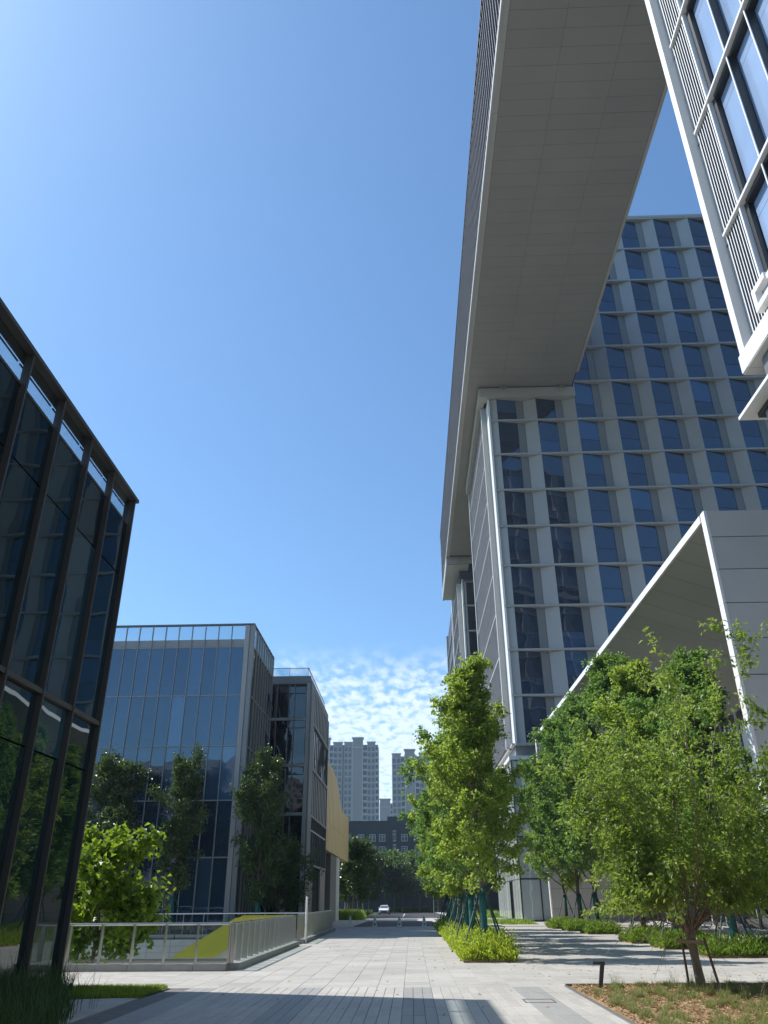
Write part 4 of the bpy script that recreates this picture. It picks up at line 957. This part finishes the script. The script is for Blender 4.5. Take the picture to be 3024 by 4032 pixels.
# ------------------------------------------------------------------ hedges, grasses, lawn, mulch bed
def blades(seed, boxes, n, h, hw, m, name, lean=0.45, zbase=0.0, edge=True, seg=3):
    nr = np.random.default_rng(seed); bx = np.array(boxes, float); ar = (bx[:,1]-bx[:,0])*(bx[:,3]-bx[:,2]); k = nr.choice(len(bx), n, p=ar/ar.sum())
    x = nr.uniform(bx[k,0], bx[k,1]); y = nr.uniform(bx[k,2], bx[k,3])
    if edge:                                              # rounded edges: shorter towards the border
        dx = np.minimum(x-bx[k,0], bx[k,1]-x); dy = np.minimum(y-bx[k,2], bx[k,3]-y); e = np.clip(np.minimum(dx, dy)/0.35, 0.25, 1)**0.6
    else: e = 1.0
    L = h*nr.uniform(0.6, 1.1, n)*e
    az = nr.uniform(0, 2*PI, n); ln = nr.uniform(0.1, 1.0, n)*lean
    base = np.stack([x, y, np.full(n, zbase)], 1); dirh = np.stack([np.cos(az), np.sin(az), np.zeros(n)], 1); side = np.stack([-np.sin(az), np.cos(az), np.zeros(n)], 1)
    rows = []
    for s_ in range(seg+1):
        u = s_/seg; c = base + dirh*(L*ln*u*u*1.1)[:,None] + np.array([0,0,1])*(L*(u-0.28*ln*u*u))[:,None]
        w = hw*(1-u**1.6)*nr.uniform(0.8,1.2,n) if s_ else hw*0.7*np.ones(n)
        rows += [c - side*w[:,None], c + side*w[:,None]]
    V = np.stack(rows, 1).reshape(-1, 3); i = np.arange(n)[:,None]*(2*(seg+1))
    Fc = np.concatenate([i+np.array([[2*s_, 2*s_+1, 2*s_+3, 2*s_+2]]) for s_ in range(seg)], 1).reshape(-1, 4)
    return npmesh(name, V, Fc, m)
def fern(seed, box, n, h, m):
    """hedge of upright leafy sprays: each spray a stem with pairs of small leaves"""
    nr = np.random.default_rng(seed); x0,x1,y0,y1 = box
    x = nr.uniform(x0+0.05,x1-0.05,n); y = nr.uniform(y0+0.05,y1-0.05,n)
    dx = np.minimum(x-x0, x1-x); dy = np.minimum(y-y0, y1-y); e = np.clip(np.minimum(dx,dy)/0.4, 0.2, 1)**0.5
    L = h*nr.uniform(0.65,1.15,n)*e; az = nr.uniform(0,2*PI,n); ln = nr.uniform(0.05,0.6,n) + (1-e)*0.6
    cx, cy = (x0+x1)/2, (y0+y1)/2
    dirh = np.stack([np.cos(az), np.sin(az), np.zeros(n)],1)
    P=[];D=[];S_=[]
    for k in range(9):
        u = 0.12+0.88*k/8
        c = np.stack([x,y,np.zeros(n)],1) + dirh*(L*ln*u*u)[:,None] + np.array([0,0,1])*(L*u*(1-0.2*ln*u))[:,None]
        up = dirh*(ln*u)[:,None] + np.array([0,0,1.0])
        a2 = nr.uniform(0,2*PI,n); sd_ = np.stack([np.cos(a2),np.sin(a2),np.zeros(n)],1)
        P.append(c); D.append(up*0.85+sd_*0.65); S_.append(np.full(n, 0.17*(1-0.35*u)))
    P=np.concatenate(P); D=np.concatenate(D); Sz=np.concatenate(S_)*nr.uniform(0.7,1.2,len(P))
    Nn = nr.normal(0,0.6,(len(P),3)); Nn[:,2]+=0.4
    V,Fc = leafblades(P,D,Nn,Sz,Sz*0.34,0.15)
    return npmesh('foliage', V, Fc, m)
def hedge(box, seed, n, h, label, m, group):
    x0,x1,y0,y1 = box
    hg = emp('hedge', ((x0+x1)/2,(y0+y1)/2,0), label, 'hedge', group)
    o = bpy.data.objects.new('foliage', fern(seed, box, n, h, m)); put(o, (0,0,0), hg)
    B(x0+0.1, x1-0.1, y0+0.1, y1-0.1, -0.01, 0.05).build('soil', 'soil', hg)
for i, y in enumerate((28.2, 32.8, 37.1, 41.6, 46.1, 50.6, 55.2)):
    hedge((1.42, 3.20, y-1.4, y+1.7), 1+i, 950 if i == 0 else 650, 0.78 if i == 0 else 0.68, ['bright green fern-like planting block at the foot of the nearest middle row maple','second bright green planting block back along the middle row','third planting block back along the middle row','fourth planting block back along the middle row','fifth planting block back along the middle row','shaded sixth planting block of the middle row','shaded farthest planting block of the middle row'][i], 'hedge' if i < 5 else 'hedge2', 'planting blocks of the middle row')  # far blocks use darker leaves, their shade put into the colour
for i, (b, lab) in enumerate((((9.25,12.4,28.2,30.2),'leafy planting block at the right edge behind the near tree trunk'),((9.2,11.4,32.9,34.9),'leafy planting block just left of the near tree trunk'),((9.1,11.2,37.2,39.4),'leafy planting block farther left, mid-way along the right row'),
        ((9.3,11.3,47.0,49.6),'planting block under the right trunk before the beige wall'),((9.0,10.9,51.4,53.8),'planting block under the middle trunk before the beige wall'),((8.8,10.7,55.6,58.2),'planting block under the left trunk before the beige wall'))):
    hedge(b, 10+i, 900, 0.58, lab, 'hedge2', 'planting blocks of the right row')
def stuffobj(name, me, label, cat):
    o = bpy.data.objects.new(name, me); put(o, (0,0,0)); return tag(o, label, cat, kind='stuff')
stuffobj('ornamental_grass', blades(31, [(-9.5,-5.0,10.5,13.2),(-9.5,-5.6,13.2,14.9),(-9.5,-6.3,14.9,16.3),(-8.0,-7.1,16.3,18.6)], 17000, 0.62, 0.0075, 'grass', 'ornamental_grass', lean=0.75, edge=False), 'dark long-bladed ornamental grass at the foot of the left glass building', 'grass')
stuffobj('ornamental_grass', blades(32, [(-8.0,-5.7,12.5,16.5)], 260, 1.15, 0.005, 'grass', 'ornamental_grass', lean=0.8, edge=False, seg=4), 'long dark grass stalks arching out of the planter on the left', 'grass')
# lawn wedge
lwn = struct(MB().add([(-8.0,19.95,0.008),(-8.0,16.4,0.008),(-6.45,17.7,0.008),(-5.45,17.85,0.008),(-5.35,19.65,0.008),(-6.6,19.85,0.008)],[(0,1,2,3,4,5)]).build('lawn_soil', 'ground', local=True))
stuffobj('lawn', blades(41, [(-8.0,-5.42,17.75,19.75)], 15000, 0.11, 0.006, 'lawn', 'lawn', lean=0.6, edge=False), 'small bright lawn wedge beside the left glass building', 'lawn')
# mulch bed
bed = MB()
nx_, ny_ = 40, 40; bx0, bx1, by0, by1 = 3.32, 9.3, 8.0, 19.72
rg = random.Random(9)
for j in range(ny_+1):
    for i in range(nx_+1):
        e = 0 if i in (0,nx_) or j in (0,ny_) else rg.uniform(0.0, 0.045)
        bed.v.append((bx0+(bx1-bx0)*i/nx_, by0+(by1-by0)*j/ny_, 0.006+e))
for j in range(ny_):
    for i in range(nx_): k = j*(nx_+1)+i; bed.f.append((k,k+1,k+nx_+2,k+nx_+1))
struct(bed.build('mulch_bed', 'soil', local=True))
eb = struct(B(3.30, 9.35, 19.66, 19.74, -0.02, 0.05).build('bed_edging', 'mull_dark')); eb2 = struct(B(3.27, 3.32, 8, 19.66, -0.02, 0.025).build('bed_edging', 'mull_dark'))
nr = np.random.default_rng(77)
def straw(n):
    x = nr.uniform(3.38,9.25,n); y = nr.uniform(12.5,19.6,n); P = np.stack([x,y,nr.uniform(0.02,0.07,n)],1)
    a = nr.uniform(0,2*PI,n); D = np.stack([np.cos(a),np.sin(a),nr.normal(0,0.25,n)],1); Nn = nr.normal(0,0.35,(n,3)); Nn[:,2]+=1; s_ = nr.uniform(0.03,0.11,n)
    V,Fc = leafblades(P,D,Nn,s_,s_*0.32,0.1); return npmesh('straw_mulch',V,Fc,'straw')
stuffobj('straw_mulch', straw(22000), 'dry straw and leaf litter covering the mulch bed', 'mulch')
tuft = []
for i in range(330):
    x, y = nr.uniform(3.5, 9.2), 12.8+6.75*nr.random(); s_ = nr.uniform(0.04, 0.11); tuft.append((x-s_, x+s_, y-s_, y+s_))
stuffobj('grass_tufts', blades(55, tuft, 34000, 0.165, 0.006, 'tuft', 'grass_tufts', lean=0.75, edge=False), 'half dry green and brown grass tufts dotted over the mulch bed', 'grass')
stuffobj('grass_tufts', blades(56, [t for t in tuft[:36]], 700, 0.45, 0.003, 'tuft', 'grass_tufts', lean=0.6, edge=False), 'thin tall grass stalks sprouting from the mulch bed', 'grass')
def litter(n):
    x = np.concatenate([nr.normal(2.3, 1.6, n), nr.normal(6.2, 2.4, n), nr.uniform(-4.8, 9, n)]); y = np.concatenate([nr.uniform(24, 50, n), nr.uniform(19.8, 26, n), nr.uniform(15, 50, n)]); m_ = len(x)
    P = np.stack([x, y, np.full(m_, 0.012)], 1); a_ = nr.uniform(0, 2*PI, m_); D = np.stack([np.cos(a_), np.sin(a_), np.zeros(m_)], 1); Nn = nr.normal(0, 0.15, (m_,3)); Nn[:,2] += 1; s_ = nr.uniform(0.05, 0.10, m_)
    V, Fc = leafblades(P, D, Nn, s_, s_*0.6, 0.1); return npmesh('fallen_leaves', V, Fc, 'straw')
stuffobj('fallen_leaves', litter(110), 'few dry fallen leaves scattered on the pale paving', 'leaf litter')
# far plantings
def farhedge(box, seed, n, h, label, m='lawn', w=0.03):
    z = gz(box[2]); hg = emp('long_grass', ((box[0]+box[1])/2, (box[2]+box[3])/2, z), label, 'long grass')
    o = bpy.data.objects.new('foliage', blades(seed, [box], n, h, w, m, 'foliage', zbase=z-0.05, lean=0.5)); put(o, (0,0,0), hg); o['kind'] = 'stuff'
farhedge((-11,-5.4,93,103), 61, 5000, 1.15, 'sunlit long grass bank before the gold building', 'hedge2')
farhedge((-12,-6.6,102,150), 62, 9000, 0.7, 'shaded grass verge under the left roadside trees', 'grass', 0.05)
farhedge((-4.6,6.5,196,199), 63, 5000, 1.35, 'bright long grass strip across the end of the road', 'hedge2', 0.06)
farhedge((-22,-10,128,150), 64, 5000, 0.8, 'sunlit grass bank glimpsed beyond the gold building', 'lawn', 0.05)
farhedge((4.8,9.6,66,75.5), 65, 3000, 0.45, 'low green planting along the foot of the glass lobby', 'hedge2', 0.02)
farhedge((6.2,12,100,150), 66, 5000, 0.8, 'green verge on the right of the far road', 'hedge2', 0.05)

# ------------------------------------------------------------------ small things
bl = emp('path_light', (3.84, 18.72, 0), 'dark grey inverted-L path light at the corner of the mulch bed', 'path light')
MB().ext([(3.80,18.70,-0.02),(3.875,18.70,-0.02),(3.995,18.70,0.52),(3.915,18.70,0.52)],(0,0.075,0)).build('post', 'lamp', bl)
B(3.745, 3.995, 18.695, 18.78, 0.475, 0.525).build('lamp_head', 'lamp', bl)
B(3.76, 3.90, 18.705, 18.77, 0.470, 0.4755).build('diffuser', 'line', bl)
for i, x in enumerate((-4.40, -2.66, -0.92, 0.82)):
    c = emp('traffic_cone', (x, 61.5, 0.006), ['pale traffic cone at the left end of the line across the road', 'second pale traffic cone from the left across the road', 'third pale traffic cone from the left across the road', 'pale traffic cone at the right end of the line beside the maple row'][i], 'traffic cone', 'pale traffic cones across the road')
    if i == 0:
        b0 = B(-0.19, 0.19, -0.19, 0.19, 0, 0.04).mesh('base', 'cone'); b1 = MB().lathe([(0.165,0.04),(0.095,0.45),(0.06,0.62),(0.045,0.65)], n=14).mesh('body', 'cone')
        b2 = MB().lathe([(0.105,0.44),(0.082,0.56)], n=14).mesh('sleeve', 'cone_band'); b3 = MB().lathe([(0.04,0.65),(0.05,0.68),(0.05,0.70),(0.02,0.715)], n=10).mesh('top_ring', 'cone')
        b4 = MB().add([(0.075*math.cos(t),-0.149+0.03*math.sin(t),0.19+0.075*math.sin(t)) for t in [2*PI*k/10 for k in range(10)]]+[(0.075*math.cos(t),-0.12+0.03*math.sin(t),0.19+0.075*math.sin(t)) for t in [2*PI*k/10 for k in range(10)]],
                      [tuple(range(10)), tuple(range(19,9,-1))]+[(k,10+k,10+(k+1)%10,(k+1)%10) for k in range(10)]).mesh('emblem', 'emblem')
    for nm, me in (('base',b0),('body',b1),('sleeve',b2),('top_ring',b3)) + ((('emblem',b4),) if i else ()): inst(nm, me, (x,61.5,0.006), c)

def car(loc, label, rz=0.0, col='car'):
    c = emp('parked_car', loc, label, 'car', 'white cars near the road end'); c.rotation_euler.z = rz
    def P(nm, mb, m, par=None, smooth=False):
        me = mb.mesh(nm, m, smooth); o = bpy.data.objects.new(nm, me); COL.objects.link(o); o.parent = par or c; return o
    # body: cross-sections from nose (-Y, towards the viewer) to tail
    secs = [(-2.25,0.72,0.34,0.62,0.62),(-2.15,0.84,0.24,0.74,0.74),(-1.3,0.90,0.20,0.96,0.96),(-1.0,0.91,0.20,1.0,1.0),(1.6,0.91,0.20,1.02,1.02),(2.1,0.88,0.24,0.98,0.98),(2.25,0.78,0.40,0.9,0.9)]
    b = MB()
    for y,w,z0,z1,_ in secs: b.v += [(-w*0.9,y,z0),(w*0.9,y,z0),(w,y,z0+0.18),(w,y,z1-0.16),(w*0.86,y,z1),(-w*0.86,y,z1),(-w,y,z1-0.16),(-w,y,z0+0.18)]
    for i in range(len(secs)-1):
        for k in range(8): b.f.append((i*8+k,i*8+(k+1)%8,(i+1)*8+(k+1)%8,(i+1)*8+k))
    b.f.append(tuple(range(7,-1,-1))); b.f.append(tuple((len(secs)-1)*8+k for k in range(8)))
    body = P('body', b, col, smooth=False)
    r = MB(); tops = [(-1.05,0.80,0.98),(-0.35,0.62,1.42),(0.2,0.63,1.48),(1.2,0.60,1.42),(1.95,0.74,1.0)]
    for y,w,z in tops: r.v += [(-w-0.02,y,0.97),(w+0.02,y,0.97),(w,y,z),(-w,y,z)]
    for i in range(4):
        for k in range(4): r.f.append((i*4+k,i*4+(k+1)%4,(i+1)*4+(k+1)%4,(i+1)*4+k))
    P('cabin', r, col)
    P('windscreen', MB().ext([(-0.72,-1.02,1.02),(0.72,-1.02,1.02),(0.58,-0.42,1.39),(-0.58,-0.42,1.39)],(0,-0.02,0.012)), 'resi_win')
    for s_ in (-1,1):
        P('side_window', MB().ext([(s_*0.79,-0.85,1.02),(s_*0.79,1.6,1.02),(s_*0.645,1.15,1.38),(s_*0.645,-0.3,1.38)],(s_*0.015,0,0)), 'resi_win')
        P('headlight', B(min(s_*0.5,s_*0.84),max(s_*0.5,s_*0.84),-2.22,-2.12,0.60,0.72), 'line')
        P('mirror', B(min(s_*0.9,s_*1.08),max(s_*0.9,s_*1.08),-0.85,-0.70,0.98,1.12), col)
        for y in (-1.45,1.45):
            w = MB(); w.lathe([(0.32,-0.1),(0.33,-0.06),(0.33,0.06),(0.32,0.1)], n=16); w.v = [(z+s_*0.82, y+px, py+0.33) for px,py,z in w.v]; wo_ = P('wheel', w, 'tyre')
            rm = MB(); rm.lathe([(0.19,-0.02),(0.19,0.02)], n=12); rm.v = [(z+s_*0.93, y+px, py+0.33) for px,py,z in rm.v]; P('rim', rm, 'mull', wo_)
    P('grille', B(-0.48,0.48,-2.275,-2.2,0.56,0.68), 'frame'); P('lower_intake', B(-0.6,0.6,-2.262,-2.17,0.30,0.46), 'frame'); P('badge', B(-0.06,0.06,-2.285,-2.27,0.58,0.66), 'line')
    return c
car((-4.9, 152, gz(152)), 'white car with dark grille parked facing the camera on the left side of the road')
car((-1.9, 202, gz(200)+0.75), 'small white car half hidden behind the long grass at the road end', 1.4)
for i, (x, z) in enumerate(((-6.9, 9.3), (-5.9, 8.1), (-5.2, 7.2))):
    f_ = emp('roof_strut', (x, 199.0, z), ['dark slanted strut above the trees, upper left of three', 'dark slanted strut above the trees, middle of three', 'dark slanted strut above the trees, lower right of three'][i], 'strut', 'dark slanted struts above the far trees')
    x *= 1.17; z = 1.7+(z-1.7)*1.17
    MB().ext([(x-0.75,198.8,z-1.0),(x-0.55,198.8,z-1.05),(x+0.75,198.8,z+0.95),(x+0.55,198.8,z+1.0)],(0,0.15,0)).build('bar', 'frame', f_)
for i, (x, y, h) in enumerate(((3.25,130,5.5),(-10.1,130,6.2))):
    lp_ = emp('street_lamp', (x, y, gz(y)), ['slim street lamp post beside the maple row far down the road', 'slim street lamp post among the left roadside trees'][i], 'street lamp', 'street lamps on the far road')
    MB().tube([(x,y,gz(y)),(x,y,gz(y)+h)], [0.06,0.04], 8).build('post', 'mull', lp_); B(x-0.5, x+0.1, y-0.1, y+0.1, gz(y)+h, gz(y)+h+0.1).build('lamp_head', 'mull', lp_)



# ------------------------------------------------------------------ thin summer haze over the whole place
hz_ = B(-700, 700, -120, 760, -6, 146).build('haze', 'frame', local=True); hz_['kind'] = 'stuff'
hm_ = bpy.data.materials.new('haze_air'); hm_.use_nodes = True; tN = hm_.node_tree
tN.nodes.remove(tN.nodes['Principled BSDF']); pv = tN.nodes.new('ShaderNodeVolumePrincipled')
pv.inputs['Color'].default_value = (0.62, 0.76, 0.95, 1); pv.inputs['Density'].default_value = 0.00030; pv.inputs['Anisotropy'].default_value = 0.2
tN.links.new(pv.outputs[0], tN.nodes['Material Output'].inputs['Volume'])
hz_.data.materials.clear(); hz_.data.materials.append(hm_)
S.cycles.volume_bounces = 0
